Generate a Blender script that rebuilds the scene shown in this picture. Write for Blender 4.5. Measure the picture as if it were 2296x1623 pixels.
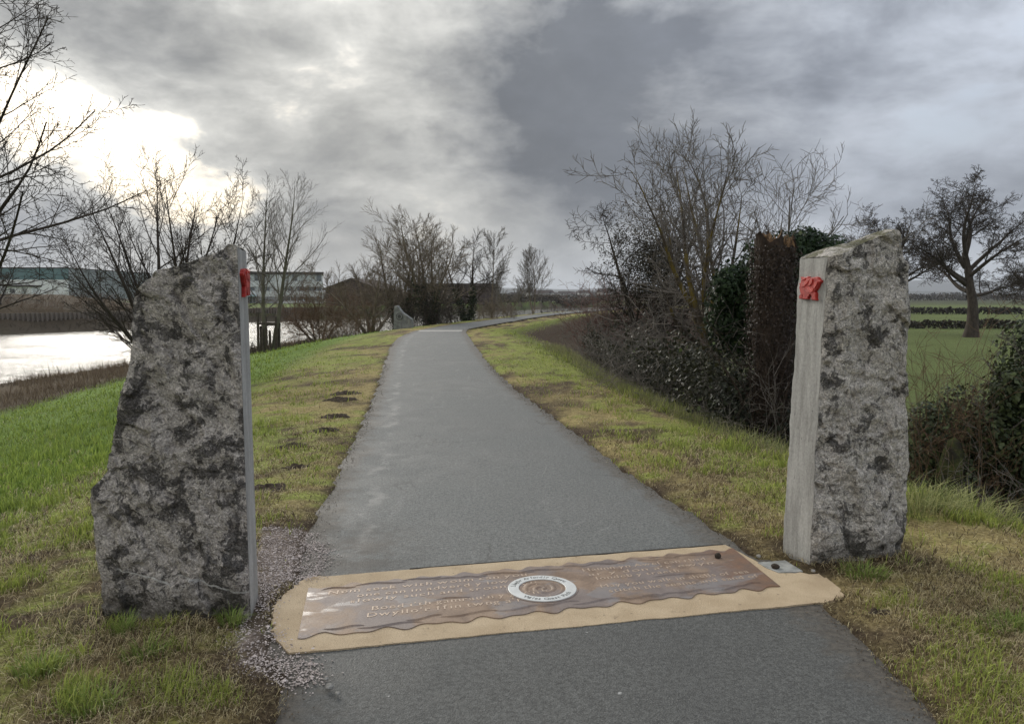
import bpy, math, random
import numpy as np
from mathutils import Vector, Matrix

for o in list(bpy.data.objects):
    bpy.data.objects.remove(o)
S = bpy.context.scene
COL = S.collection
R = math.radians

# ------------------------------------------------------------------ camera
cd = bpy.data.cameras.new('camera')
cam = bpy.data.objects.new('camera', cd)
COL.objects.link(cam)
cam.location = (0, 0, 1.6)
cam.rotation_euler = (R(90 - 4.83), 0, 0)
cd.sensor_width = 36
cd.lens = 36 * 1734 / 2296
cd.clip_start = 0.05
cd.clip_end = 20000
S.camera = cam
S.render.resolution_x, S.render.resolution_y = 1024, 723

# ------------------------------------------------------------------ view
vs = S.view_settings
vs.view_transform = 'Standard'
vs.look = 'None'
vs.exposure = 0.58
vs.gamma = 1.0
vs.use_curve_mapping = False

# ------------------------------------------------------------------ node helper
class NT:
    def __init__(s, tree):
        s.t = tree
        s.L = tree.links
    def node(s, typ, **kw):
        n = s.t.nodes.new(typ)
        for k, v in kw.items():
            setattr(n, k, v)
        return n
    def put(s, sock, v):
        if v is None:
            return
        if hasattr(v, 'is_output') or hasattr(v, 'links'):
            s.L.new(v, sock)
        else:
            if isinstance(v, (tuple, list)) and len(v) == 3 and getattr(sock, 'type', '') == 'RGBA':
                v = (*v, 1)
            sock.default_value = v
    def m(s, op, a, b=None, c=None, clamp=False):
        n = s.node('ShaderNodeMath', operation=op, use_clamp=clamp)
        for i, v in enumerate((a, b, c)):
            s.put(n.inputs[i], v)
        return n.outputs[0]
    def v(s, op, a, b=None, scale=None):
        n = s.node('ShaderNodeVectorMath', operation=op)
        s.put(n.inputs[0], a)
        s.put(n.inputs[1], b)
        if scale is not None:
            s.put(n.inputs['Scale'], scale)
        return n.outputs['Value'] if op in ('DOT_PRODUCT', 'LENGTH') else n.outputs[0]
    def mix(s, f, a, b, blend='MIX'):
        n = s.node('ShaderNodeMix', data_type='RGBA', blend_type=blend)
        s.put(n.inputs[0], f)
        s.put(n.inputs[6], a)
        s.put(n.inputs[7], b)
        return n.outputs[2]
    def ramp(s, x, a, b, va=0., vb=1., smooth=True):
        n = s.node('ShaderNodeMapRange', interpolation_type='SMOOTHSTEP' if smooth else 'LINEAR')
        for i, v in enumerate((x, a, b, va, vb)):
            s.put(n.inputs[i], v)
        return n.outputs[0]
    def noise(s, vec, scale, detail=6, rough=.55, dist=0., lac=2.0, out=0):
        n = s.node('ShaderNodeTexNoise')
        s.put(n.inputs['Vector'], vec)
        for k, v in (('Scale', scale), ('Detail', detail), ('Roughness', rough), ('Distortion', dist), ('Lacunarity', lac)):
            s.put(n.inputs[k], v)
        return n.outputs[out]
    def voro(s, vec, scale, feature='F1', out='Distance', rand=1.):
        n = s.node('ShaderNodeTexVoronoi', feature=feature)
        s.put(n.inputs['Vector'], vec)
        s.put(n.inputs['Scale'], scale)
        s.put(n.inputs['Randomness'], rand)
        return n.outputs[out]
    def comb(s, x, y, z):
        n = s.node('ShaderNodeCombineXYZ')
        for i, v in enumerate((x, y, z)):
            s.put(n.inputs[i], v)
        return n.outputs[0]
    def sep(s, vec):
        n = s.node('ShaderNodeSeparateXYZ')
        s.put(n.inputs[0], vec)
        return n.outputs[0], n.outputs[1], n.outputs[2]
    def bump(s, h, strength=.5, dist=.02, normal=None):
        n = s.node('ShaderNodeBump')
        s.put(n.inputs['Strength'], strength)
        s.put(n.inputs['Distance'], dist)
        s.put(n.inputs['Height'], h)
        if normal is not None:
            s.put(n.inputs['Normal'], normal)
        return n.outputs[0]

# ------------------------------------------------------------------ sky: broken overcast, sun behind cloud at upper left
SUN_AZ, SUN_EL = R(-28), R(21)      # azimuth measured from +Y towards +X
W = bpy.data.worlds.new('World')
S.world = W
W.use_nodes = True
W.node_tree.nodes.clear()
w = NT(W.node_tree)
tc = w.node('ShaderNodeTexCoord')
D = w.v('NORMALIZE', tc.outputs['Generated'])
dx, dy, dz = w.sep(D)
zc = w.m('MAXIMUM', dz, 0.0)
Q = w.v('MULTIPLY', D, (1, 1, 2.0))
def lobe(vec, width, amp=1.):
    L = math.sqrt(sum(k * k for k in vec))
    d = w.v('DOT_PRODUCT', D, tuple(k / L for k in vec))
    e = w.m('POWER', 2.71828, w.m('DIVIDE', w.m('SUBTRACT', d, 1.), width))
    return w.m('MULTIPLY', e, amp) if amp != 1. else e
nv_ = w.node('ShaderNodeTexNoise')
w.put(nv_.inputs['Vector'], w.v('ADD', Q, (3.1, 7.4, 0)))
nv_.inputs['Scale'].default_value = 2.3; nv_.inputs['Detail'].default_value = 3.; nv_.inputs['Roughness'].default_value = .5
n1 = nv_.outputs[0]
Qw = w.v('ADD', Q, w.v('SCALE', nv_.outputs[1], None, .16))
n2 = w.noise(w.v('ADD', Qw, (9.7, 1.3, 2)), 4.8, 6, .585)
n3 = w.noise(w.v('ADD', Qw, (1.7, 4.3, 5)), 13., 4, .6)
dens = w.m('ADD', w.m('MULTIPLY', n1, .34), w.m('ADD', w.m('MULTIPLY', n2, .52), w.m('MULTIPLY', n3, .14)))
SUNL = (-.470, .862, .190)
for vec, wd, am_ in (((.08, .96, .22), .022, .095), ((.32, .92, .25), .030, .045), ((-.53, .85, .07), .0060, .11), ((-.41, .87, .285), .0045, .09),
                     ((-.255, .957, .135), .0011, .10), ((.08, .94, .33), .030, .07), ((-.28, .94, .19), .020, -.045), ((-.36, .87, .34), .015, .06), ((.12, .98, .095), .0045, .07), (SUNL, .006, -.12), ((-.33, .93, .16), .012, -.04),
                     ((.40, .90, .11), .012, -.05), ((-.19, .95, .22), .003, -.05), ((.45, .86, .21), .004, -.05)):
    dens = w.m('ADD', dens, lobe(vec, wd, am_))
dark = w.ramp(dens, .40, .71, smooth=False)
# cloud colours
cool = w.ramp(w.m('ADD', dx, w.m('MULTIPLY', n2, .3)), -.02, .62)
lightc = w.mix(cool, (.43, .425, .40), (.33, .357, .405))
darkc = w.mix(cool, (.092, .098, .106), (.125, .139, .166))
darkc = w.mix(lobe((-.53, .85, .06), .012), darkc, (.190, .208, .245))
c = w.mix(dark, lightc, darkc)
c = w.v('SCALE', c, None, w.ramp(w.m('ADD', w.m('MULTIPLY', n2, .6), w.m('MULTIPLY', n3, .4)), .32, .68, 1.15, .86))
# thin gaps let the blue sky through
sky = w.node('ShaderNodeTexSky', sky_type='NISHITA')
sky.sun_disc = False
sky.sun_elevation = SUN_EL
sky.sun_rotation = SUN_AZ
sky.air_density = 1.0
sky.dust_density = 2.0
skyc = w.v('SCALE', sky.outputs[0], None, .07)
gap = w.m('MULTIPLY', w.ramp(dens, .46, .36), .30)
c = w.mix(gap, c, skyc)
# glow of the sun through thin cloud, pale band over the horizon
glow = w.m('ADD', lobe(SUNL, .0060, .20), lobe((-.36, .92, .10), .012, .07))
thin = w.ramp(dens, .60, .36)
c = w.mix(1., c, w.v('SCALE', (1.0, .975, .90), None, w.m('MULTIPLY', glow, w.m('ADD', w.m('MULTIPLY', thin, .9), .10))), 'ADD')
hz = w.m('MULTIPLY', w.ramp(dz, .10, .0), w.ramp(n2, .34, .66, 1., .45))
c = w.mix(w.m('MULTIPLY', hz, .85), c, w.mix(lobe((-.30, .95, .03), .05), (.50, .53, .56), (.64, .60, .52)))
# overcast luminance grows towards the zenith
cie = w.m('DIVIDE', w.m('ADD', w.m('MULTIPLY', zc, 2.0), 1.0), 1.22)
c = w.v('SCALE', c, None, cie)
bg = w.node('ShaderNodeBackground')
w.put(bg.inputs[0], c)
bg.inputs[1].default_value = 1.0
w.L.new(bg.outputs[0], w.node('ShaderNodeOutputWorld').inputs[0])

sl = bpy.data.lights.new('sun', 'SUN')
sl.energy = 1.5
sl.angle = R(24)
sl.color = (1, .955, .87)
sun = bpy.data.objects.new('sun', sl)
COL.objects.link(sun)
sd = Vector((math.sin(SUN_AZ) * math.cos(SUN_EL), math.cos(SUN_AZ) * math.cos(SUN_EL), math.sin(SUN_EL)))
sun.rotation_euler = sd.to_track_quat('Z', 'Y').to_euler()
sun.location = (-20, 40, 30)

# ------------------------------------------------------------------ numpy noise
def _hash(ix, iy, iz, seed):
    h = (ix.astype(np.int64) * 374761393 + iy.astype(np.int64) * 668265263 + iz.astype(np.int64) * 2147483647 + seed * 974711) & 0xFFFFFFFF
    h = ((h ^ (h >> 13)) * 1274126177) & 0xFFFFFFFF
    h = ((h ^ (h >> 16)) * 2246822519) & 0xFFFFFFFF
    return ((h ^ (h >> 15)) & 0xFFFFFF) / float(0xFFFFFF)
def vn(p, seed=0):
    p = np.asarray(p, float)
    i = np.floor(p).astype(np.int64)
    f = p - i
    f = f * f * f * (f * (f * 6 - 15) + 10)
    r = 0
    for a in (0, 1):
        for b in (0, 1):
            for c_ in (0, 1):
                wgt = (f[..., 0] if a else 1 - f[..., 0]) * (f[..., 1] if b else 1 - f[..., 1]) * (f[..., 2] if c_ else 1 - f[..., 2])
                r = r + wgt * _hash(i[..., 0] + a, i[..., 1] + b, i[..., 2] + c_, seed)
    return r * 2 - 1
def fbm(p, oct=4, seed=0, gain=.5):
    p = np.asarray(p, float)
    r, a, t = 0, 1., 0.
    for k in range(oct):
        r = r + a * vn(p * 2.03 ** k + 17.3 * k, seed + k)
        t += a
        a *= gain
    return r / t
def fb2(x, y, sc, oct=4, seed=0, gain=.5):
    x = np.asarray(x, float)
    return fbm(np.stack([x * sc, np.asarray(y, float) * sc, np.zeros_like(x) + .5], -1), oct, seed, gain)
def sst(x, a, b):
    t = np.clip((x - a) / (b - a), 0, 1)
    return t * t * (3 - 2 * t)

# ------------------------------------------------------------------ mesh helper
def mk(name, V, F, mat=None, parent=None, smooth=False, col=None, attrs=None, kind=None):
    V = np.asarray(V, np.float32)
    if isinstance(F, np.ndarray):
        F = [F]
    F = [np.asarray(f, np.int32) for f in F if len(f)]
    me = bpy.data.meshes.new(name)
    me.vertices.add(len(V))
    me.vertices.foreach_set('co', V.ravel())
    nl = sum(f.size for f in F)
    npoly = sum(len(f) for f in F)
    me.loops.add(nl)
    me.loops.foreach_set('vertex_index', np.concatenate([f.ravel() for f in F]))
    me.polygons.add(npoly)
    tot = np.concatenate([np.full(len(f), f.shape[1], np.int32) for f in F])
    st = np.concatenate([[0], np.cumsum(tot)[:-1]]).astype(np.int32)
    me.polygons.foreach_set('loop_start', st)
    me.polygons.foreach_set('loop_total', tot)
    me.polygons.foreach_set('use_smooth', np.full(npoly, smooth, bool))
    if col is not None:
        a = me.color_attributes.new('Col', 'FLOAT_COLOR', 'POINT')
        cc = np.ones((len(V), 4), np.float32)
        cc[:, :3] = col
        a.data.foreach_set('color', cc.ravel())
    if attrs:
        for k, arr in attrs.items():
            a = me.attributes.new(k, 'FLOAT', 'POINT')
            a.data.foreach_set('value', np.asarray(arr, np.float32))
    me.update(calc_edges=True)
    if mat:
        me.materials.append(mat)
    return link(name, me, parent, kind)
def link(name, me, parent=None, kind=None):
    o = bpy.data.objects.new(name, me)
    COL.objects.link(o)
    if parent is not None:
        o.parent = parent
    if kind:
        o['kind'] = kind
    return o
def tag(o, label, cat, group=None):
    o['label'] = label
    o['category'] = cat
    if group:
        o['group'] = group
    return o
def thing(name, label, cat, loc=(0, 0, 0), rz=0., group=None):
    o = bpy.data.objects.new(name, None)
    o.empty_display_size = .2
    COL.objects.link(o)
    o.location = loc
    o.rotation_euler = (0, 0, rz)
    return tag(o, label, cat, group)
def copy_tree(o, parent=None):
    c_ = o.copy()
    COL.objects.link(c_)
    if parent is not None:
        c_.parent = parent
    for ch in list(o.children):
        copy_tree(ch, c_)
    return c_
def grid_faces(nr, nc, wrap=False):
    r = np.arange(nr - 1)[:, None]
    cc = np.arange(nc if wrap else nc - 1)[None, :]
    a = r * nc + cc
    b = r * nc + (cc + 1) % nc
    return np.stack([a, b, b + nc, a + nc], -1).reshape(-1, 4)
class MB:
    """collects boxes and prisms into one mesh"""
    def __init__(s):
        s.V = []; s.F = []; s.n = 0
    def add(s, V, F):
        V = np.asarray(V, float)
        s.V.append(V)
        for f in F:
            s.F.append([i + s.n for i in f])
        s.n += len(V)
        return s
    def box(s, x0, x1, y0, y1, z0, z1):
        V = [(x, y, z) for z in (z0, z1) for y in (y0, y1) for x in (x0, x1)]
        return s.add(V, [(0, 2, 3, 1), (4, 5, 7, 6), (0, 1, 5, 4), (2, 6, 7, 3), (0, 4, 6, 2), (1, 3, 7, 5)])
    def prism(s, poly, z0, z1, axis='z'):
        n = len(poly)
        V = [(x, y, z0) for x, y in poly] + [(x, y, z1) for x, y in poly]
        if axis == 'y':
            V = [(a, c_, b) for a, b, c_ in V]
        F = [list(range(n))[::-1], list(range(n, 2 * n))] + [[i, (i + 1) % n, n + (i + 1) % n, n + i] for i in range(n)]
        return s.add(V, F)
    def build(s, name, mat, parent=None, smooth=False, kind=None):
        me = bpy.data.meshes.new(name)
        me.from_pydata([tuple(map(float, p)) for p in np.concatenate(s.V)], [], s.F)
        me.update()
        if mat:
            me.materials.append(mat)
        if smooth:
            me.polygons.foreach_set('use_smooth', np.ones(len(me.polygons), bool))
        return link(name, me, parent, kind)

# ------------------------------------------------------------------ materials
def material(name):
    m = bpy.data.materials.new(name)
    m.use_nodes = True
    m.node_tree.nodes.clear()
    t = NT(m.node_tree)
    b = t.node('ShaderNodeBsdfPrincipled')
    out = t.node('ShaderNodeOutputMaterial')
    t.L.new(b.outputs[0], out.inputs[0])
    return m, t, b, out
def geo_pos(t):
    return t.node('ShaderNodeNewGeometry').outputs['Position']
def obj_pos(t):
    return t.node('ShaderNodeTexCoord').outputs['Object']
def simple(name, a, b=None, scale=8., rough=.8, bump=0., bscale=None, spec=.3, metal=0., stretch=None, detail=5, lo=.35, hi=.65):
    m, t, p, o = material(name)
    co = obj_pos(t)
    if stretch:
        co = t.v('MULTIPLY', co, stretch)
    if b is None:
        b = tuple(k * .75 for k in a)
    n = t.noise(co, scale, detail, .6)
    t.put(p.inputs['Base Color'], t.mix(t.ramp(n, lo, hi), a, b))
    p.inputs['Roughness'].default_value = rough
    p.inputs['Specular IOR Level'].default_value = spec
    p.inputs['Metallic'].default_value = metal
    if bump:
        t.put(p.inputs['Normal'], t.bump(t.noise(co, bscale or scale * 4, 6, .65), .8, bump))
    return m
def leafmat(name, rough=.55, transl=.35, spec=.25):
    m, t, p, o = material(name)
    at = t.node('ShaderNodeAttribute', attribute_name='Col')
    t.put(p.inputs['Base Color'], at.outputs['Color'])
    p.inputs['Roughness'].default_value = rough
    p.inputs['Specular IOR Level'].default_value = spec
    if transl:
        tr = t.node('ShaderNodeBsdfTranslucent')
        t.put(tr.inputs[0], at.outputs['Color'])
        mx = t.node('ShaderNodeMixShader')
        mx.inputs[0].default_value = transl
        t.L.new(p.outputs[0], mx.inputs[1])
        t.L.new(tr.outputs[0], mx.inputs[2])
        t.L.new(mx.outputs[0], o.inputs[0])
    return m

# ================================================================== TERRAIN
_LY = [-30, 0, 2.8, 3.05, 3.3, 4.3, 5.1, 6.1, 9.3, 12.3, 15.8, 24.2, 30.2, 36, 42.9, 53.6, 69.7, 84.5, 105, 130, 200, 400]
_LX = [-.9, -.88, -.86, -.83, -1.05, -1.15, -1.33, -1.42, -1.79, -2.16, -2.62, -3.74, -4.33, -4.50, -3.66, -1.48, 2.09, 6.42, 14, 25, 62, 190]
_RY = [-30, 0, 2.8, 3.67, 4.85, 5.9, 6.94, 10, 13.5, 16.8, 24.2, 30.9, 34.8, 38.1, 44.2, 60.6, 75.4, 97, 130, 200, 400]
_RX = [1.5, 1.55, 1.56, 1.58, 1.42, 1.21, .98, .54, -.05, -.45, -1.23, -1.84, -2.2, -2.3, -1.22, 1.82, 5.73, 13, 26.5, 64, 192]
_yy = np.concatenate([np.arange(-30, 50, .1), np.arange(50, 400, .5)])
def _smooth(a, k):
    ker = np.hanning(2 * k + 1); ker /= ker.sum()
    return np.convolve(np.pad(a, k, mode='edge'), ker, 'valid')
_lx = np.interp(_yy, _LY, _LX)
_rx = np.interp(_yy, _RY, _RX)
_lxs, _rxs = _smooth(_lx, 16), _smooth(_rx, 16)
_bl = sst(_yy, 4.5, 9)
_lx = _smooth(_lx, 3) * (1 - _bl) + _lxs * _bl
_rx = _smooth(_rx, 3) * (1 - _bl) + _rxs * _bl
def xL(y): return np.interp(y, _yy, _lx)
def xR(y): return np.interp(y, _yy, _rx)
_FY = [-60, 30, 60, 77, 88, 115, 126, 160, 200, 262, 340, 460]
_FX = [-120, -78, -60, -51, -44.5, -38.5, -31, -16, -2, 20, 70, 190]
def xF(y): return np.interp(y, _FY, _FX)
WATER = -2.2

def height(x, y, detail=True):
    x = np.asarray(x, float); y = np.asarray(y, float)
    dl = xL(y) - x
    dr = x - xR(y)
    ed = np.minimum(np.abs(dl), np.abs(dr))
    wob = fb2(x, y, 5., 3, 11) * .05 + fb2(x, y, 1.3, 2, 5) * .05 if detail else 0
    dlw, drw = dl + wob, dr + wob
    zl = np.interp(dlw, [-.5, -.04, .05, .3, 1.8, 3.5, 7, 10.5, 14, 17.5, 20, 24], [-.07, -.07, .012, .03, -.03, -.25, -.98, -1.6, -1.82, -2.15, -2.7, -3.3])
    k = 1 + .5 * sst(y, 8, 30)
    de = np.where(drw > 0, drw / k, drw)
    zr_far = np.interp(de, [-.5, -.04, .05, .3, 1.5, 2.1, 3.1, 4.5, 6, 9], [-.07, -.07, .012, .03, .01, -.12, -.9, -1.5, -1.5, -1.8])
    zr_near = np.interp(drw, [-.5, -.04, .05, .3, 1.9, 2.8, 4, 6, 9], [-.07, -.07, .012, .03, .02, -.2, -.75, -1.6, -1.8])
    s = sst(y, 5.5, 9)
    zr = zr_near * (1 - s) + zr_far * s
    z = np.where(dl > dr, zl, zr)
    # far bank of the river
    dF = xF(y) - x
    up = sst(y, 118, 100)
    zf = np.interp(dF, [-6, -1.5, 0, 2.2, 3.6, 3.9, 5], [-3.3, -2.9, -2.25, -1.6, -1.4, -.12, -.05])
    hi = np.interp(dF, [5, 16, 30], [0, 1.9, 2.1]) * up + np.interp(dF, [5, 30, 200], [-.15, -.3, -.3]) * (1 - up)
    zf = np.where(dF > 4.4, np.maximum(zf, -.05) + hi, zf)
    farside = (dF > -6) & (dl > 6)
    z = np.where(farside, np.maximum(zf, -3.3), z)
    z = np.where((dl > 20) & (dF < -6), -3.3, z)
    b = sst(y, 300, 420)
    z = z * (1 - b) + b * -.8
    if detail:
        on = np.clip(sst(np.maximum(dl, dr), .0, .25), 0, 1)
        z = z + on * (fb2(x, y, 3.2, 3, 3) * .022 + fb2(x, y, .45, 3, 8) * .07 * sst(np.maximum(dl, dr), .8, 4))
        low = inside(x, y, POLY_BAND) | inside(x, y, [(1.42, 4.30), (1.74, 4.36), (1.70, 4.60), (1.40, 4.56)])
        z = np.where(low, np.minimum(z, -.012), z)
        z = z - (.055 * sst(y, 14, 32) + .06 * sst(y, 28, 40) * (dr > dl)) * on * (np.maximum(dl, dr) < 5)
        z = z + (fb2(x, y, .35, 4, 21) * .35) * ((dF > .2) & (dF < 3.4) & (y > 40) & (dl > 6))
    return z

POLY_BAND = [(-1.0, 3.345), (0.3, 3.625), (1.66, 3.93), (1.75, 3.98), (1.81, 4.10), (1.81, 4.24), (1.755, 4.37), (1.70, 4.345), (1.547, 4.35), (1.45, 4.62), (1.372, 4.86), (0.1, 4.575), (-1.165, 4.28), (-1.20, 4.15), (-1.225, 4.0), (-1.235, 3.85), (-1.17, 3.66), (-1.11, 3.50)]
POLY_GRAVEL = [(-1.70, 5.15), (-1.36, 5.12), (-1.15, 4.72), (-1.10, 4.27), (-1.28, 4.20), (-1.25, 3.76), (-1.02, 3.36), (-.86, 3.26), (-.80, 3.12), (-.92, 3.04), (-1.16, 3.2), (-1.29, 3.5), (-1.36, 3.85), (-1.48, 4.35)]
def inside(x, y, poly):
    x = np.asarray(x); r = np.zeros(x.shape, bool)
    n = len(poly)
    for i in range(n):
        (x1, y1), (x2, y2) = poly[i], poly[(i + 1) % n]
        if y1 == y2: continue
        r ^= ((y1 > y) != (y2 > y)) & (x < (x2 - x1) * (y - y1) / (y2 - y1) + x1)
    return r
MOLES = [(-2.75, 12.57, .26), (-2.63, 11.75, .27), (-2.32, 10.06, .22), (-2.22, 9.02, .20), (-2.33, 8.1, .22), (-2.0, 7.05, .15), (-2.02, 6.27, .20), (1.84, 3.76, .085)]

def lerp(a, b, t):
    t = np.asarray(t)[..., None]
    return np.asarray(a) * (1 - t) + np.asarray(b) * t
SOIL = np.array((.075, .055, .038)); STRAW = np.array((.33, .27, .125)); VGREEN = np.array((.225, .275, .062))
SGREEN = np.array((.135, .215, .040)); REED = np.array((.105, .08, .052)); MUD = np.array((.085, .072, .056))
FIELD = np.array((.110, .138, .050)); FARB = np.array((.055, .042, .028)); PLAIN = np.array((.065, .07, .045))
def ground_col(x, y):
    dl = xL(y) - x; dr = x - xR(y); e = np.maximum(dl, dr)
    n = fb2(x, y, .9, 4, 31); n2 = fb2(x, y, 4., 3, 33); n3 = fb2(x, y, .25, 3, 35)
    c = lerp(SOIL * 1.2, STRAW, sst(n + n2 * .6, -.5, .3))
    c = lerp(c, VGREEN, sst(n2 + n3 * .8 + sst(e, .4, 1.3) * .35, .0, .55) * .8)
    # lusher slope to the left of the verge and strip right of the verge
    sl_ = sst(dl + n * .6, 1.9, 3.0) * (dl > dr)
    c = lerp(c, lerp(SGREEN * .85, SGREEN * 1.1, sst(n2, -.4, .4)), sl_)
    sr_ = sst(dr + n * .6, 1.6, 2.3) * (dr > dl)
    c = lerp(c, lerp(VGREEN * .6, SOIL, sst(dr, 2.2, 3.2)), sr_ * sst(y, 5, 8))
    c = lerp(c, SOIL * .9, sst(dl + n * 1.0, 10.3, 11.2) * (dl > dr))
    c = lerp(c, REED, sst(dl + n * 1., 10.8, 12.) * (dl > dr) * .9)
    c = lerp(c, MUD, sst(dl, 16, 17.3) * (dl > dr))
    c = lerp(c, FIELD * (1 + .25 * n3)[..., None], sst(dr, 6.5, 9) * (dr > dl))
    c = lerp(c, np.array((.20, .165, .145)) * (1 + .3 * n2)[..., None], inside(x, y, POLY_GRAVEL) * 1.)
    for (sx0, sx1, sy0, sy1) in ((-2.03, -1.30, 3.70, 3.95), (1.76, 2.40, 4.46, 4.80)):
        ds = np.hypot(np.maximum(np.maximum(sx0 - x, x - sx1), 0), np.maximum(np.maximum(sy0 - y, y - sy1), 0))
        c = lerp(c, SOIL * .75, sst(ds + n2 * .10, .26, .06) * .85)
    # bare damp soil right at the tarmac edge
    c = lerp(c, SOIL * .8, sst(e + n2 * .06 + n * .05, .14, .03))
    dF = xF(y) - x
    f = (dF > -1) & (dl > 6)
    cf = lerp(MUD, FARB, sst(dF, 1.5, 3.8)); 
    cf = lerp(cf, np.array((.05, .062, .024)), sst(fb2(x, y, .25, 3, 77), .05, .3) * (dF < 3.4))
    lawn = np.array((.10, .145, .035))
    cf = lerp(cf, lawn, sst(dF, 4.4, 5.2) * sst(y, 104, 112))
    cf = lerp(cf, lerp(FARB, np.array((.085, .06, .035)), sst(n3, -.3, .4)), sst(dF, 4.4, 5) * sst(y, 112, 104))
    c = np.where(f[..., None], cf, c)
    c = lerp(c, PLAIN * (1 + .5 * n3)[..., None], sst(y, 260, 400))
    return np.clip(c, .005, 1)

def _axis(parts):
    a = np.concatenate([np.arange(*p) for p in parts])
    return a
def _geo(a, b, r0, ratio):
    out = [a]; d = r0
    while out[-1] < b:
        out.append(out[-1] + d); d *= ratio
    return np.array(out)
gx = np.concatenate([-_geo(26, 9000, .8, 1.13)[::-1], np.arange(-25.5, -6, .5), np.arange(-6, 5, .09), np.arange(5, 26, .6), _geo(26, 9000, .8, 1.13)])
gx = np.unique(np.round(gx, 4))
gy = np.concatenate([np.arange(-40, 1.4, 2.), np.arange(1.5, 8, .075), _geo(8, 60, .09, 1.035), _geo(61.5, 12000, 1.2, 1.05)])
gy = np.unique(np.round(gy, 4))
X, Y = np.meshgrid(gx, gy)
Z = height(X, Y)
V = np.stack([X, Y, Z], -1).reshape(-1, 3)
gm, t, p, o = material('grass_ground')
at = t.node('ShaderNodeAttribute', attribute_name='Col').outputs['Color']
co = geo_pos(t)
na = t.noise(co, 38., 4, .7); nb = t.noise(co, 7., 5, .65)
colr = t.mix(1., at, t.mix(t.ramp(na, .3, .7), (.55, .52, .5), (1.45, 1.45, 1.4)), 'MULTIPLY')
colr = t.mix(1., colr, t.mix(t.ramp(nb, .3, .7), (.75, .75, .75), (1.2, 1.2, 1.2)), 'MULTIPLY')
t.put(p.inputs['Base Color'], colr)
p.inputs['Roughness'].default_value = .95
p.inputs['Specular IOR Level'].default_value = .1
t.put(p.inputs['Normal'], t.bump(t.m('ADD', na, t.m('MULTIPLY', nb, 1.5)), 1., .03))
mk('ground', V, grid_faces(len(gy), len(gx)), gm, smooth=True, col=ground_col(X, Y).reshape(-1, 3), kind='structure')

# ------------------------------------------------------------------ path
py = np.concatenate([np.arange(-25, 1, 1.), np.arange(1, 12, .05), np.arange(12, 50, .2), np.arange(50, 200, 1.)])
nc = 17
uu = np.linspace(0, 1, nc)
L_, R_ = xL(py) - .12, xR(py) + .12
PX = L_[:, None] * (1 - uu) + R_[:, None] * uu
PY = np.repeat(py[:, None], nc, 1)
PZ = np.zeros_like(PX) + .006 * (1 - (2 * uu - 1) ** 2)[None, :] + fb2(PX, PY, .8, 2, 60) * .003
edge = np.minimum(PX - xL(PY), xR(PY) - PX)
am, t, p, o = material('worn_tarmac')
co = geo_pos(t)
ed = t.node('ShaderNodeAttribute', attribute_name='edge').outputs['Fac']
fine = t.noise(co, 190., 3, .7)
vor = t.voro(co, 120., 'F1', 'Distance')
mid = t.noise(co, 2.2, 6, .62, .4)
big = t.noise(co, .5, 4, .5)
str_ = t.noise(t.v('MULTIPLY', co, (3.2, .35, 1)), 1.6, 6, .6, .3)
base = t.mix(t.ramp(mid, .3, .72), (.086, .092, .090), (.130, .135, .131))
base = t.mix(t.ramp(big, .35, .7), base, (.118, .121, .117))
base = t.mix(t.m('MULTIPLY', t.ramp(str_, .58, .72), .35), base, (.19, .19, .183))
sep_ = t.sep(co)
# the newer, darker tarmac on the camera side of the buff band
near = t.ramp(t.m('SUBTRACT', sep_[1], t.m('MULTIPLY', sep_[0], .22)), 3.9, 3.7)
base = t.mix(near, base, t.mix(t.ramp(mid, .3, .7), (.060, .0615, .059), (.082, .0835, .080)))
base = t.mix(1., base, t.mix(t.ramp(fine, .32, .68), (.55, .55, .55), (1.48, 1.48, 1.48)), 'MULTIPLY')
base = t.mix(1., base, t.mix(t.ramp(t.noise(co, 48., 4, .8), .36, .64), (.66, .66, .66), (1.36, 1.36, 1.36)), 'MULTIPLY')
base = t.mix(t.m('MULTIPLY', t.ramp(vor, .3, .1), .25), base, (.26, .26, .25))
# pale dried scum lines and a few white specks
scum = t.ramp(t.m('ABSOLUTE', t.m('SUBTRACT', t.noise(t.v('MULTIPLY', co, (1, .45, 1)), 1.5, 3, .5, .5), .5)), .010, .002)
sc2 = t.m('MULTIPLY', scum, t.ramp(t.noise(co, 1.1, 3), .55, .68))
base = t.mix(t.m('MULTIPLY', t.m('MULTIPLY', sc2, .22), t.m('SUBTRACT', 1., near)), base, (.36, .36, .345))
spk = t.m('MULTIPLY', t.ramp(t.voro(co, 3.1, 'F1', 'Distance'), .055, .03), t.ramp(t.noise(co, 40., 2), .5, .6))
base = t.mix(t.m('MULTIPLY', spk, .7), base, (.45, .45, .44))
# pale silt line a hand's breadth inside the left edge
silt = t.ramp(t.m('ABSOLUTE', t.m('SUBTRACT', t.m('ADD', ed, t.m('MULTIPLY', t.m('SUBTRACT', t.noise(co, 2.4, 4, .6), .5), .5)), .30)), .09, .0)
silt = t.m('MULTIPLY', silt, t.m('MULTIPLY', t.ramp(t.m('ADD', sep_[0], t.m('MULTIPLY', sep_[1], .12)), .35, -.35), t.ramp(t.noise(co, 1.6, 5, .65), .42, .62)))
base = t.mix(t.m('MULTIPLY', t.m('MULTIPLY', silt, t.m('SUBTRACT', 1., near)), .55), base, (.27, .265, .25))
# fine hairline cracks
crk = t.voro(t.v('ADD', co, t.v('SCALE', t.noise(co, 3., 4, .6, out=1), None, .35)), .55, 'DISTANCE_TO_EDGE', 'Distance')
crk = t.m('MULTIPLY', t.ramp(crk, .007, .002), t.ramp(t.noise(co, .8, 2), .50, .60))
base = t.mix(t.m('MULTIPLY', crk, .55), base, (.045, .044, .042))
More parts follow.
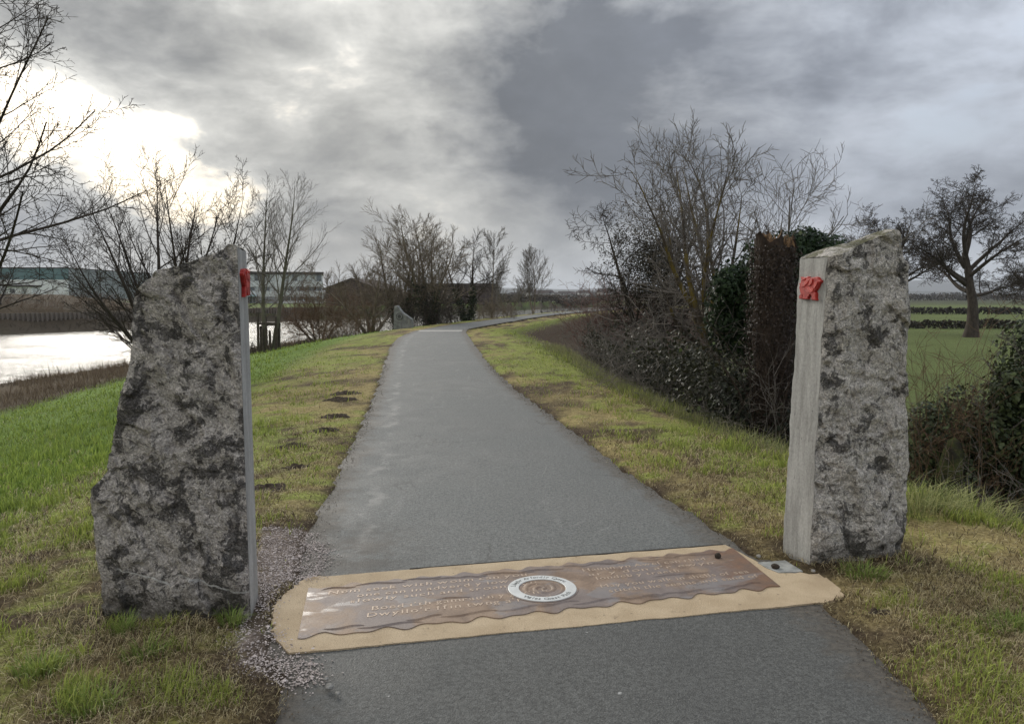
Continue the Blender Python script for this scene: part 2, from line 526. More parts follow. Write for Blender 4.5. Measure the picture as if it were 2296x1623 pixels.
# soil washed over the edges
dirt = t.ramp(t.m('ADD', ed, t.m('MULTIPLY', t.m('SUBTRACT', t.noise(co, 4.5, 6, .65), .5), .60)), .20, .0)
base = t.mix(t.m('MULTIPLY', dirt, .8), base, t.mix(t.ramp(t.noise(co, 30., 4), .35, .65), (.05, .042, .033), (.105, .09, .072)))
stain = t.m('MULTIPLY', t.ramp(t.v('LENGTH', t.v('MULTIPLY', t.v('SUBTRACT', co, (-1.02, 4.72, 0)), (1., .72, 0))), .62, .15), t.ramp(t.noise(co, 5., 5, .7), .35, .6))
base = t.mix(t.m('MULTIPLY', stain, .8), base, (.06, .052, .044))
t.put(p.inputs['Base Color'], base)
t.put(p.inputs['Roughness'], t.ramp(mid, .3, .7, .62, .80))
p.inputs['Specular IOR Level'].default_value = .45
t.put(p.inputs['Normal'], t.bump(t.m('ADD', fine, t.m('MULTIPLY', vor, -.8)), .55, .006))
mk('path', np.stack([PX, PY, PZ], -1).reshape(-1, 3), grid_faces(len(py), nc), am, smooth=True, attrs={'edge': edge.ravel()}, kind='structure')

# ------------------------------------------------------------------ river
ry = np.concatenate([np.arange(-60, 100, 4.), np.arange(100, 460, 10.)])
ru = np.linspace(0, 1, 12)
a_, b_ = xF(ry) - 3, xL(ry) - 13
RX_ = a_[:, None] * (1 - ru) + b_[:, None] * ru
RYY = np.repeat(ry[:, None], 12, 1)
wm, t, p, o = material('muddy_river_water')
co = geo_pos(t)
cs = t.v('MULTIPLY', co, (.35, .9, 1))
n1_ = t.noise(cs, 1.15, 5, .6, .3); n2_ = t.noise(cs, 4.2, 4, .6); n3_ = t.noise(t.v('MULTIPLY', co, (.2, .5, 1)), .35, 3)
p.inputs['Base Color'].default_value = (.16, .145, .12, 1)
p.inputs['Roughness'].default_value = .14
p.inputs['IOR'].default_value = 1.33
p.inputs['Specular IOR Level'].default_value = .7
t.put(p.inputs['Normal'], t.bump(t.m('ADD', t.m('MULTIPLY', n1_, t.ramp(n3_, .3, .7, .6, 1.3)), t.m('MULTIPLY', n2_, .25)), 1., .55))
mk('river', np.stack([RX_, RYY, np.full_like(RX_, WATER)], -1).reshape(-1, 3), grid_faces(len(ry), 12), wm, smooth=True, kind='structure')

# ------------------------------------------------------------------ distant hills
def ridge(name, y0, depth, xs, hfun, mat, seed):
    n, m_ = 220, 12
    xx = np.linspace(xs[0], xs[1], n)
    V = []
    for j in range(m_):
        f = j / (m_ - 1)
        prof = math.sin(f * math.pi / 2) ** 1.3
        h = hfun(xx) * prof * (1 + .25 * fb2(xx * .004, xx * 0 + j * .8, 1., 3, seed) * (f < .95))
        V.append(np.stack([xx, np.full(n, y0 + depth * f), h - 3], -1))
    V.append(np.stack([xx, np.full(n, y0 + depth * 1.8), np.zeros(n) - 3], -1))
    return mk(name, np.concatenate(V), grid_faces(m_ + 1, n), mat, smooth=True, kind='structure')
hm = simple('winter_hill', (.06, .066, .06), (.10, .098, .09), .012, .95, spec=.05)
ridge('hills', 2600, 700, (-2600, 3200), lambda x: 34 + 14 * fb2(x * .0016, x * 0, 1., 4, 91) + 22 * np.exp(-((x - 560) / 90) ** 2) * .6 - 8 * sst(x, 200, 1500), hm, 4)
ridge('hills', 4400, 1200, (-5000, 6500), lambda x: 66 + 42 * fb2(x * .0011, x * 0, 1., 4, 191) + 40 * sst(x, 1200, 3200), hm, 9)

# ================================================================== GATE STONES
def rough_stone_mat(name, seed, veins=False, tint=(1, 1, 1), crust_lo=.505):
    m, t, p, o = material(name)
    co = t.v('ADD', obj_pos(t), (seed * 3.7, seed * 1.9, seed * 5.1))
    wn = t.v('SUBTRACT', t.noise(co, 7., 4, .6, out=1), (.5, .5, .5))
    warp = t.v('ADD', co, t.v('SCALE', wn, None, .16))
    a = t.noise(warp, 5.6, 4, .6, .4)
    b = t.noise(warp, 10., 6, .65, .6)
    c_ = t.noise(warp, 30., 6, .7, .4)
    d_ = t.noise(warp, 16., 5, .6, .8)
    v2 = t.voro(warp, 55., 'F1', 'Distance')
    T = lambda k: tuple(k_ * s_ for k_, s_ in zip(k, tint))
    base = t.mix(t.ramp(c_, .30, .70), T((.37, .35, .333)), T((.80, .76, .72)))
    base = t.mix(t.m('MULTIPLY', t.ramp(d_, .52, .60), .5), base, T((.74, .712, .675)))
    # black crust in hard-edged blotches
    crust = t.ramp(t.m('ADD', t.m('MULTIPLY', a, .40), t.m('ADD', t.m('MULTIPLY', b, .38), t.m('MULTIPLY', c_, .22))), crust_lo, crust_lo + .035)
    cr2 = t.ramp(t.m('ADD', t.m('MULTIPLY', d_, .55), t.m('MULTIPLY', c_, .45)), .545, .58)
    crust = t.m('MAXIMUM', t.m('MULTIPLY', crust, .9), t.m('MULTIPLY', cr2, .72))
    base = t.mix(crust, base, t.mix(t.ramp(c_, .38, .72), T((.035, .034, .034)), T((.19, .183, .177))))
    # pale lichen flecks
    fl = t.m('MULTIPLY', t.ramp(v2, .36, .20), t.ramp(t.noise(co, 7., 4, .6), .50, .60))
    base = t.mix(t.m('MULTIPLY', fl, .6), base, T((.62, .605, .575)))
    fs = t.ramp(t.noise(co, 95., 3, .7), .32, .70)
    base = t.mix(1., base, t.mix(fs, (.62, .62, .62), (1.36, 1.36, 1.36)), 'MULTIPLY')
    x_, y_, z_ = t.sep(obj_pos(t))
    nrm = t.sep(t.node('ShaderNodeNewGeometry').outputs['Normal'])[2]
    if veins:
        wv = t.m('MULTIPLY', t.m('SUBTRACT', t.noise(co, 9., 4, .6), .5), .05)
        for (k, z0, th, xa, xb) in ((-.24, .150, .0042, -.36, .02), (-.22, .112, .0036, -.68, -.38)):
            d = t.m('ABSOLUTE', t.m('SUBTRACT', t.m('ADD', z_, wv), t.m('ADD', t.m('MULTIPLY', x_, k), z0)))
            msk = t.m('MULTIPLY', t.ramp(x_, xa, xa + .05), t.ramp(x_, xb + .02, xb - .03))
            base = t.mix(t.m('MULTIPLY', t.m('MULTIPLY', t.ramp(d, th * 1.7, th * .5), msk), .85), base, (.72, .71, .68))
    moss = t.m('MULTIPLY', t.ramp(nrm, .40, .80), t.ramp(t.noise(co, 12., 5, .6), .36, .56))
    moss = t.m('MULTIPLY', moss, t.ramp(z_, 1.2, 1.5))
    base = t.mix(t.m('MULTIPLY', moss, .8), base, (.105, .105, .038))
    low = t.m('MULTIPLY', t.ramp(z_, .26, .03), t.ramp(t.noise(co, 6., 5, .6), .32, .60))
    base = t.mix(t.m('MULTIPLY', low, .7), base, (.060, .054, .038))
    t.put(p.inputs['Base Color'], base)
    p.inputs['Roughness'].default_value = .86
    p.inputs['Specular IOR Level'].default_value = .22
    h = t.m('ADD', t.m('ADD', t.m('MULTIPLY', c_, .8), t.m('MULTIPLY', b, 1.2)), t.m('SUBTRACT', t.m('MULTIPLY', fs, .25), t.m('MULTIPLY', crust, .30)))
    t.put(p.inputs['Normal'], t.bump(h, .8, .04))
    return m
def sawn_mat(name, bright):
    m, t, p, o = material(name)
    co = obj_pos(t)
    st = t.v('MULTIPLY', co, (1, 3.2, .55))
    a = t.noise(st, 5., 7, .6, .3); b = t.noise(co, 60., 4, .7); c_ = t.noise(st, 14., 6, .65)
    base = t.mix(t.ramp(a, .30, .70), tuple(k * bright for k in (.30, .295, .28)), tuple(k * bright for k in (.47, .465, .445)))
    base = t.mix(t.m('MULTIPLY', t.ramp(c_, .58, .68), .35), base, tuple(k * bright for k in (.20, .195, .185)))
    pit = t.m('MULTIPLY', t.ramp(t.noise(t.v('MULTIPLY', co, (1, 2.4, .8)), 26., 4, .6), .66, .72), .7)
    base = t.mix(pit, base, (.12, .118, .11))
    base = t.mix(1., base, t.mix(t.ramp(b, .3, .7), (.86, .86, .86), (1.12, 1.12, 1.12)), 'MULTIPLY')
    z_ = t.sep(co)[2]
    base = t.mix(t.m('MULTIPLY', t.ramp(z_, .07, .0), .6), base, (.09, .08, .06))
    t.put(p.inputs['Base Color'], base)
    p.inputs['Roughness'].default_value = .72
    p.inputs['Specular IOR Level'].default_value = .3
    t.put(p.inputs['Normal'], t.bump(t.m('ADD', t.m('MULTIPLY', b, .4), t.m('SUBTRACT', c_, pit)), .5, .006))
    return m

def gate_stone(name, label, loc, rz, cut_off, xl_pts, top_pts, thick, lean, seed, rough, sawn, edge_wave, skew=0.):
    """local frame: x along the rough face (the sawn end at x=0, stone towards -x after mirroring),
    y into depth. xl_pts: (z, x of outer edge); top_pts: (u, z) with u=0 outer edge and u=1 sawn edge."""
    root = thing(name, label, 'standing stone', loc, rz)
    NR, NF, NC, NB, NS = 230, 110, 20, 24, 12
    v = np.linspace(0, 1, NR)
    z0 = -.22
    zmax0 = top_pts[0][1]
    tu, tz = zip(*top_pts)
    xz, xx = zip(*xl_pts)
    us = np.concatenate([np.linspace(0, 1, NF), np.ones(NC - 2), np.linspace(1, 0, NB), np.zeros(NS - 2)])
    ws = np.concatenate([np.zeros(NF), np.linspace(0, 1, NC)[1:-1], np.ones(NB), np.linspace(1, 0, NS)[1:-1]])
    N = len(us)
    ztop = np.interp(us, tu, tz)
    ztop = ztop - .05 * np.sin(np.pi * ws) * 0 - .035 * ws * (1 - us) 
    Zz = z0 + (ztop[None, :] - z0) * v[:, None]
    zq = z0 + (zmax0 - z0) * v[:, None] + 0 * us[None, :]
    sgn = 1 if cut_off > 0 else -1
    XL = np.interp(zq, xz, xx)
    XR = lean * np.clip(Zz, 0, 3)
    Xx = XL * (1 - us) + XR * us
    th = thick * (.55 + .45 * sst(us, 0, .35))
    # rounded plan: outer end bows
    bow = .06 * (1 - us) ** 3
    Yy = ws[None, :] * th[None, :] * np.ones((NR, 1)) + (bow * (1 - 2 * ws))[None, :] * .8
    # wander of the sawn end's two edges
    iscut = (us >= 1 - 1e-9)
    ew = edge_wave
    wf = fb2(Zz, Zz * 0 + seed, 3.0, 4, seed + 1) * ew + fb2(Zz, Zz * 0 + seed, 14., 3, seed + 41) * ew * .35
    wb = fb2(Zz, Zz * 0 + seed + 9, 3.0, 4, seed + 2) * ew * 1.2 + fb2(Zz, Zz * 0 + seed + 9, 14., 3, seed + 42) * ew * .35
    near = sst(us, .8, 1.)[None, :]
    Yy = Yy + (wf * (1 - ws) + wb * ws) * near
    Xx = Xx - math.tan(skew) * Yy * sst(us, .3, 1.)[None, :]
    P3 = np.stack([Xx, Yy, Zz], -1)
    # roughness of the natural faces
    q = P3 + seed * 11.3
    big = fbm(q * np.array((2.2, 2.2, 1.9)), 3, seed) * .055
    mid = fbm(q * 7.5, 4, seed + 5, .55)
    rid = 1 - np.abs(fbm(q * np.array((9., 9., 11.)), 4, seed + 9, .6)) * 2.4
    pits = np.clip(fbm(q * 17., 3, seed + 13, .6) - .10, 0, 1)
    amp = big + mid * .018 + np.clip(rid, -.3, 1) * .009 - pits * .034
    # fracture facets: every cell a plane of its own
    rs = np.random.default_rng(seed + 70)
    NSD = 64
    cx_ = np.stack([rs.uniform(-.85, .05, NSD), rs.uniform(-.1, 2.05, NSD)], -1)
    ai = rs.uniform(-.007, .007, NSD); gi = rs.normal(size=(NSD, 2)) * .10
    qx = np.stack([Xx, Zz], -1) + np.stack([fbm(q * 6., 3, seed + 61), fbm(q * 6. + 9, 3, seed + 62)], -1) * .06
    dd_ = qx[..., None, :] - cx_
    ii = np.argmin((dd_ ** 2 * np.array((1., .8))).sum(-1), -1)
    dsel = np.take_along_axis(dd_, ii[..., None, None], -2)[..., 0, :]
    amp = amp + np.clip(ai[ii] + (gi[ii] * dsel).sum(-1), -.02, .02)
    # ledges
    led = fbm(q * np.array((3., 3., 5.5)), 3, seed + 17)
    amp = amp + (np.floor(led * 6) / 6 - led) * .035
    fade_front = np.where(iscut, 0, (1 - .8 * sst(us, .93, 1.)) * (.5 + .5 * sst(us, .0, .12)))[None, :]
    nx = np.where(us < .05, -1., 0) * 1.0
    ny = np.where(ws < .5, -1., 1.)
    side = sst(us, .10, .0)
    nrm = np.stack([-side, ny * np.sqrt(np.maximum(0, 1 - side ** 2 * .9)), side * 0], -1)
    P3 = P3 + nrm[None] * (amp * fade_front)[..., None]
    # silhouette of the outer edge and the crest also crumble a little
    P3[..., 0] += (fb2(Zz, Zz * 0 + seed * 3., 4.5, 4, seed + 23) * .012 + fb2(Zz, Zz * 0 + seed * 3., 18, 3, seed + 24) * .006) * (side[None, :])
    crest = sst(v, .90, 1.)[:, None]
    P3[..., 2] += crest * (fb2(Xx, Yy, 6., 4, seed + 29) * .022) * (1 - .6 * near)
    # tuck the foot in a little
    P3[..., 1] += np.where(iscut, 0, 1)[None, :] * (.02 * sst(Zz, .16, 0.)) * (-ny)[None, :] * (1 - near)
    P3[..., 0] *= cut_off      # +1: stone lies on the -x side, -1: mirrored
    V = P3.reshape(-1, 3)
    F = grid_faces(NR, N, True)
    if cut_off < 0:
        F = F[:, ::-1]
    ccol = F[:, 0] % N
    cutf = ((ccol >= NF - 1) & (ccol < NF + NC - 2))
    # crown: bridge front row to back row with extra domed strips
    top0 = (NR - 1) * N
    fr = top0 + np.arange(NF)
    ub = np.linspace(0, 1, NF)
    bk_src = np.arange(NF + NC - 2, NF + NC - 2 + NB)[::-1]
    Pb = np.stack([np.interp(ub, np.linspace(0, 1, NB), V[top0 + bk_src][:, k]) for k in range(3)], -1)
    Pf = V[fr]
    rows = [Pf]
    MS = 14
    for j in range(1, MS + 1):
        f = j / MS
        r = Pf * (1 - f) + Pb * f
        bump_ = math.sin(f * math.pi) * (.018 + .02 * fb2(r[:, 0], r[:, 1], 9., 4, seed + 31)) * (1 - .7 * sst(ub, .8, 1))
        r = r + np.stack([0 * ub, 0 * ub, bump_ - .002 * (f > .99)], -1)
        rows.append(r)
    base = len(V)
    V = np.concatenate([V] + rows)
    FT = grid_faces(MS + 1, NF) + base
    if cut_off < 0:
        FT = FT[:, ::-1]
    body = mk('body', V, [F[~cutf], FT], rough, root, smooth=True)
    # sawn end as a mesh of its own, shared boundary
    fc = F[cutf]
    idx = np.unique(fc)
    remap = -np.ones(len(V), int); remap[idx] = np.arange(len(idx))
    sv = V[idx].copy()
    sv[:, 0] += .0012 * cut_off
    face = mk('sawn_face', sv, remap[fc], sawn, root, smooth=True)
    face['label'] = 'smooth pale sawn face turned to the path'
    return root

# red heraldic dragon, low relief, outline in metres (u right, v up)
def z2(pts, cx=690., cy=780., s=.205 / 720, sy=.140 / 815):
    return [((x - cx) * s, -(y - cy) * sy) for x, y in pts]
DRAGON = z2([(365, 375), (440, 402), (555, 402), (600, 372), (645, 385), (645, 425), (715, 428), (765, 405), (835, 425), (880, 395), (950, 425), (1000, 505), (1055, 530), (1045, 580), (985, 655), (955, 765), (895, 855), (870, 890), (915, 965), (915, 1095), (935, 1190), (830, 1182), (770, 1160), (800, 1080), (770, 985), (705, 985), (690, 1050), (645, 1080), (655, 1150), (490, 1152), (465, 1100), (480, 1010), (440, 1000), (450, 1080), (445, 1145), (365, 1140), (340, 1085), (355, 1020), (405, 990), (390, 935), (365, 850), (335, 740), (358, 660), (325, 625), (388, 560), (372, 500), (420, 470), (380, 425)])
RIDGES = [z2(k) for k in ([(420, 560), (560, 520), (640, 440), (700, 470), (640, 600), (520, 720), (440, 740)], [(720, 470), (800, 460), (790, 600), (720, 690), (650, 690), (700, 590)], [(560, 790), (700, 740), (850, 790), (830, 900), (740, 930), (600, 900)], [(880, 560), (985, 560), (940, 680), (880, 800), (850, 740)], [(400, 400), (545, 425), (530, 480), (430, 500)])]
redm = simple('red_enamel_paint', (.60, .050, .036), (.40, .030, .024), 40., .42, .002, 160., spec=.5)
redd = simple('red_paint_crease_shade', (.46, .032, .025), (.32, .022, .018), 40., .55, .002, 160., spec=.4)  # darker copy of the red, shade of the creases put into the colour
def emblem(root, frame, flip=1):
    """frame(u, v, d) -> local point; u across the face, v height, d proud of it"""
    rng = random.Random(5)
    def slab(poly, d0, d1, bevel):
        n = len(poly)
        cx = sum(q[0] for q in poly) / n; cy = sum(q[1] for q in poly) / n
        V = [frame(flip * u, v, d0) for u, v in poly] + [frame(flip * u, v, d1 - bevel) for u, v in poly]
        V += [frame(flip * (u + (cx - u) * .06), v + (cy - v) * .06, d1) for u, v in poly]
        F = [[i, (i + 1) % n, k * n + n + (i + 1) % n, k * n + n + i] for k in (0,) for i in range(n)]
        F += [[n + i, n + (i + 1) % n, 2 * n + (i + 1) % n, 2 * n + i] for i in range(n)]
        F += [list(range(2 * n, 3 * n))]
        return V, F
    mb = MB()
    mb.add(*slab(DRAGON, -.006, .018, .0025))
    e = mb.build('emblem', redd, root)
    e['label'] = 'red dragon emblem in relief'
    for k, rdg in enumerate(RIDGES):
        b2 = MB(); b2.add(*slab(rdg, .015, .0215 + .0015 * (k % 2), .002))
        b2.build('raised_relief', redm, e)
    return e

stone_l = rough_stone_mat('weathered_limestone_dark', 1, veins=True, tint=(.95, .918, .895), crust_lo=.497)
stone_r = rough_stone_mat('weathered_limestone_pale', 2, tint=(1.08, 1.055, 1.02), crust_lo=.516)
sawn_l = sawn_mat('sawn_limestone_grey', .95)
sawn_r = sawn_mat('sawn_limestone_pale', .95)
TH = .27
xo = -1.294
gl = gate_stone('standing_stone', 'tall rough grey stone tapering up with white veins near its foot, left of path', (xo, 3.705, 0), R(1), 1,
    [(-.3, -.73), (0.0, -.745), (.3, -.768), (.59, -.782), (.68, -.755), (.745, -.705), (.90, -.665), (1.03, -.635), (1.2, -.585), (1.31, -.565), (1.44, -.555), (1.66, -.52), (1.8, -.52)],
    [(0, 1.595), (.06, 1.635), (.237, 1.727), (.42, 1.745), (.61, 1.765), (.80, 1.80), (.93, 1.845), (.985, 1.842), (1, 1.83)], TH, -.006, 3, stone_l, sawn_l, .008, R(9.5))
gr = gate_stone('standing_stone', 'upright rough grey stone with pale sawn edge and peaked mossy top, right of path', (1.747, 4.423, 0), R(14), -1,
    [(-.3, -.60), (0.0, -.665), (.25, -.695), (.48, -.70), (.97, -.68), (1.5, -.645), (1.8, -.61), (2.0, -.60)],
    [(0, 1.70), (.02, 1.76), (.10, 1.85), (.20, 1.985), (.30, 1.975), (.55, 1.915), (.80, 1.875), (1, 1.825)], TH, -.030, 6, stone_r, sawn_r, .034)
# emblems: local frames on the sawn ends (plane x=lean*z, y runs into depth)
def fl(u, v, d): return (.003 + d - .006 * 1.66 - math.tan(R(9.5)) * (.135 + u), .135 + u, 1.668 + v)
def fr_(u, v, d): return (-.003 - d + .030 * (1.66 + v) , .132 - u, 1.648 + v)
emblem(gl, fl, -1)
emblem(gr, fr_, 1)

# ================================================================== BUFF BAND WITH PLAQUE
bm_, t, p, o = material('buff_resin_gravel')
co = geo_pos(t)
a = t.noise(co, 5., 6, .6, .3); b = t.noise(co, 210., 3, .7); c_ = t.voro(co, 150., 'F1', 'Distance')
base = t.mix(t.ramp(a, .3, .7), (.42, .325, .215), (.52, .415, .285))
base = t.mix(1., base, t.mix(t.ramp(b, .3, .7), (.74, .73, .72), (1.22, 1.22, 1.22)), 'MULTIPLY')
base = t.mix(t.m('MULTIPLY', t.ramp(t.noise(co, 13., 6, .7), .60, .70), .45), base, (.22, .17, .12))
base = t.mix(t.m('MULTIPLY', t.ramp(t.voro(co, 14., 'F1', 'Distance'), .10, .05), .65), base, (.10, .08, .065))
t.put(p.inputs['Base Color'], base)
p.inputs['Roughness'].default_value = .88
p.inputs['Specular IOR Level'].default_value = .2
t.put(p.inputs['Normal'], t.bump(t.m('SUBTRACT', b, c_), .6, .005))
def ragged(poly, step=.03, amp=.006, seed=1):
    out = []
    n = len(poly)
    for i in range(n):
        (x1, y1), (x2, y2) = poly[i], poly[(i + 1) % n]
        L = math.hypot(x2 - x1, y2 - y1); k = max(1, int(L / step))
        for j in range(k):
            f = j / k
            out.append((x1 + (x2 - x1) * f, y1 + (y2 - y1) * f))
    a = np.array(out)
    a += np.stack([fb2(a[:, 0], a[:, 1], 9., 3, seed), fb2(a[:, 0], a[:, 1], 9., 3, seed + 7)], -1) * amp * 2
    return [tuple(q) for q in a]
def band(poly, name, label, seed, z1=.020):
    mb = MB()
    mb.prism([((x - .5 * (.02 * (x < -1.1) + .03 * (x > 1.66)) * math.sin(x * 61 + y * 83)), y + (.018 * (x < -1.1) + .025 * (x > 1.66)) * math.sin(x * 47 - y * 71)) for x, y in ragged(poly, .03, .007, seed)], -.02, z1)
    return tag(mb.build(name, bm_), label, 'paving band')
band(POLY_BAND, 'paving_band', 'sandy buff paving band across the path between the two tall stones', 3, .0095)
band([(-4.30, 35.3), (-2.3, 35.3), (-2.35, 36.9), (-4.40, 36.9)], 'paving_band', 'pale paving band crossing the path far off near the bend', 4, .0095).data.materials[0] = simple('pale_resin', (.34, .33, .31), (.29, .28, .26), 6., .8)
# thin open joint in the tarmac along the far edge of the band
jm = simple('dark_joint', (.02, .018, .016), (.03, .028, .025), 20., .9)
mb = MB(); mb.prism([(-.60, 4.418), (1.36, 4.862), (1.36, 4.878), (-.60, 4.430)], -.01, .0105)
tag(mb.build('expansion_joint', jm), 'thin dark joint along the far edge of the buff band', 'joint')

# weathered steel plaque
C0 = np.array((.19, 4.13)); AN = R(14.7)
pl = thing('floor_plaque', 'rust brown metal plaque with wavy edges and raised lettering set in the buff band', 'plaque', (C0[0], C0[1], .0045), AN)
pm, t, p, o = material('rusted_bronze_plate')
co = obj_pos(t)
a = t.noise(co, 2.6, 6, .6, .5); b = t.noise(co, 9., 7, .65, .4); c_ = t.noise(co, 120., 3, .7)
rust = t.mix(t.ramp(b, .32, .68), (.165, .108, .072), (.275, .195, .138))
mauve = t.mix(t.ramp(b, .3, .7), (.155, .122, .110), (.21, .172, .158))
base = t.mix(t.ramp(a, .42, .56), rust, mauve)
x_, y_, z_ = t.sep(co)
rr = t.m('MULTIPLY', t.ramp(t.m('ADD', x_, t.m('MULTIPLY', t.m('SUBTRACT', a, .5), .6)), 1.0, 1.25), .8)
base = t.mix(rr, base, t.mix(t.ramp(b, .35, .65), (.20, .100, .048), (.13, .075, .045)))
base = t.mix(1., base, t.mix(t.ramp(c_, .3, .7), (.85, .85, .85), (1.14, 1.14, 1.14)), 'MULTIPLY')
# films of standing water, their pale sky reflection put into the colour
wet = t.ramp(t.noise(t.v('MULTIPLY', t.v('ADD', co, (.35, .1, 0)), (1., 2.2, 1)), 2.3, 4, .5, .2), .575, .62)
base = t.mix(t.m('MULTIPLY', wet, .5), base, (.27, .255, .255))
t.put(p.inputs['Base Color'], base)
p.inputs['Metallic'].default_value = .15
t.put(p.inputs['Roughness'], t.m('SUBTRACT', t.ramp(b, .3, .7, .50, .66), t.m('MULTIPLY', wet, .27)))
p.inputs['Specular IOR Level'].default_value = .45
t.put(p.inputs['Normal'], t.bump(t.m('ADD', t.m('MULTIPLY', c_, .35), b), t.m('MULTIPLY', t.m('SUBTRACT', 1., wet), .4), .006))
nu = 260
u = np.linspace(-1.29, 1.29, nu)
ph = u * 2 * np.pi * 4.1
lo = -.322 + .016 * np.sin(ph) + .013 * np.sin(ph * 1.63 + 1.) + .02 * sst(u, -1.0, -1.29) + .0 * u
hi = .312 + .014 * np.sin(ph * 1.13 + .7) + .012 * np.sin(ph * 1.9 + 2.2) - .02 * sst(u, -1.0, -1.29)
ud = .04 * (lo[-1] * 0 + 1)
def shear(uarr, v):   # the right end leans outward at the far side
    return uarr + (v / .32) * .045 * sst(uarr, .6, 1.29) + (v / .32) * .025 * sst(uarr, -.6, -1.29)
nv = 10
rows = []
for j in range(nv):
    f = j / (nv - 1)
    vv = lo * (1 - f) + hi * f
    rows.append(np.stack([shear(u, vv), vv, np.full(nu, .010)], -1))
V = np.concatenate(rows)
F = grid_faces(nv, nu)
rim = np.concatenate([np.arange(nu), np.arange(1, nv) * nu + nu - 1, (nv - 1) * nu + np.arange(nu - 1)[::-1], np.arange(1, nv - 1)[::-1] * nu])
Vr = V[rim].copy(); Vr[:, 2] = -.012
n0 = len(V); k = np.arange(len(rim))
FR = np.stack([rim[k], n0 + k, n0 + (k + 1) % len(rim), rim[(k + 1) % len(rim)]], -1)
mk('plate', np.concatenate([V, Vr]), [F, FR], pm, pl)
letm = simple('cast_lettering', (.50, .39, .30), (.36, .27, .20), 30., .5, .001, spec=.5, metal=.2)
def text_mesh(body, size, extrude, align='LEFT'):
    cu = bpy.data.curves.new('txt', 'FONT')
    cu.body = body; cu.size = size; cu.extrude = extrude; cu.align_x = align; cu.resolution_u = 3
    cu.shear = .12
    ob = bpy.data.objects.new('txt', cu)
    COL.objects.link(ob)
    dg = bpy.context.evaluated_depsgraph_get()
    me = bpy.data.meshes.new_from_object(ob.evaluated_get(dg))
    bpy.data.objects.remove(ob)
    bpy.data.curves.remove(cu)
    return me
LINES = [("Nem seek with woim can you", -1.17, .185, .068, 1.12), ("one can in adverd y low sail", -1.02, .110, .066, .98), ("slowly such and sroams yll", -1.06, .040, .064, 1.03),
         ("Boed i'th gamrau'n y gwlith", -.96, -.085, .070, .95), ("Dwyllo'r ffin twng a'r dod", -.99, -.165, .072, .98),
         ("Haunn yn Awel can rhad", .27, .165, .066, .80), ("ar y don a'r ewyn", .28, .090, .064, .80), ("londeb y traeth", .30, .022, .062, .52),
         ("May you walk in shells of sea", .28, -.095, .066, .92), ("stitch the seams and sand of", .30, -.170, .066, .92)]
GLYPH = {}
def glyph(ch):
    if ch not in GLYPH:
        me = text_mesh(ch, 1., .016)
        me.materials.append(letm)
        GLYPH[ch] = (me, max(v_.co.x for v_ in me.vertices) + .07)
    return GLYPH[ch]
for body, ux, vy, size, wid in LINES:
    adv = [.28 if ch == ' ' else glyph(ch)[1] for ch in body]
    sx = wid / sum(adv)
    x_ = ux
    for ch, ad in zip(body, adv):
        if ch != ' ':
            ob = link('letter', glyph(ch)[0], pl)
            ob.location = (x_, vy, .0105)
            ob.scale = (sx, size, size)
        x_ += ad * sx
# flowing ridges along both long sides and between the text blocks
def ridge_strip(pts, wid, h, name):
    pts = np.array(pts, float)
    tg = np.gradient(pts, axis=0); tg /= np.linalg.norm(tg, axis=1)[:, None]
    nr_ = np.stack([-tg[:, 1], tg[:, 0]], -1)
    f = np.linspace(0, 1, len(pts)); ww = wid * np.sin(np.pi * np.clip(f, .02, .98)) ** .7
    A = np.concatenate([pts - nr_ * ww[:, None], np.full((len(pts), 1), .0102)], 1)
    B = np.concatenate([pts, (.0102 + h * np.sin(np.pi * f) ** .5)[:, None]], 1)
    Cc = np.concatenate([pts + nr_ * ww[:, None], np.full((len(pts), 1), .0102)], 1)
    V = np.stack([A, B, Cc], 1).reshape(-1, 3)
    return mk(name, V, grid_faces(len(pts), 3), pm, pl, smooth=False)
rng = random.Random(4)
for side in (-1, 1):
    x0 = -1.2
    while x0 < 1.1:
        L = rng.uniform(.16, .34)
        xs = np.linspace(x0, min(x0 + L, 1.25), 18)
        off = side * rng.uniform(.245, .285)
        ys = off + side * .012 * np.sin((xs - x0) / L * 2 * np.pi + rng.uniform(-.5, .5)) + (xs - x0) / L * rng.uniform(-.02, .02)
        ridge_strip(np.stack([xs, ys], -1), rng.uniform(.008, .013), .006, 'wave_ridge')
        x0 += L * rng.uniform(.65, .95)
for (xa, xb, yb) in ((-.62, -.42, -.030), (.62, .98, -.020)):
    xs = np.linspace(xa, xb, 18)
    ridge_strip(np.stack([xs, yb + .010 * np.sin((xs - xa) / (xb - xa) * 5)], -1), .010, .005, 'wave_ridge')
# white ring with lettering round a swirl
ringm = simple('white_enamel', (.62, .63, .62), (.54, .55, .54), 18., .4, .0006, 90., spec=.5)
nA = 96
def annulus(r0, r1, z, zb, name, mat, parent):
    a = np.linspace(0, 2 * np.pi, nA, endpoint=False)
    cs_ = np.stack([np.cos(a), np.sin(a)], -1)
    Vv = [np.concatenate([cs_ * r, np.full((nA, 1), zz)], 1) for r, zz in ((r1, zb), (r1, z - .001), (r1 - .002, z), (r0 + .002, z), (r0, z - .001), (r0, zb))]
    ob = mk(name, np.concatenate(Vv), grid_faces(6, nA, True)[:, ::-1], mat, parent)
    ob.location = (-.032, -.023, 0)
    return ob
annulus(.187, .196, .0125, .009, 'ring_rim', pm, pl)
ring = annulus(.128, .187, .0155, .009, 'ring', ringm, pl)
inkm = simple('grey_ring_lettering', (.10, .105, .10), (.16, .165, .16), 30., .5)
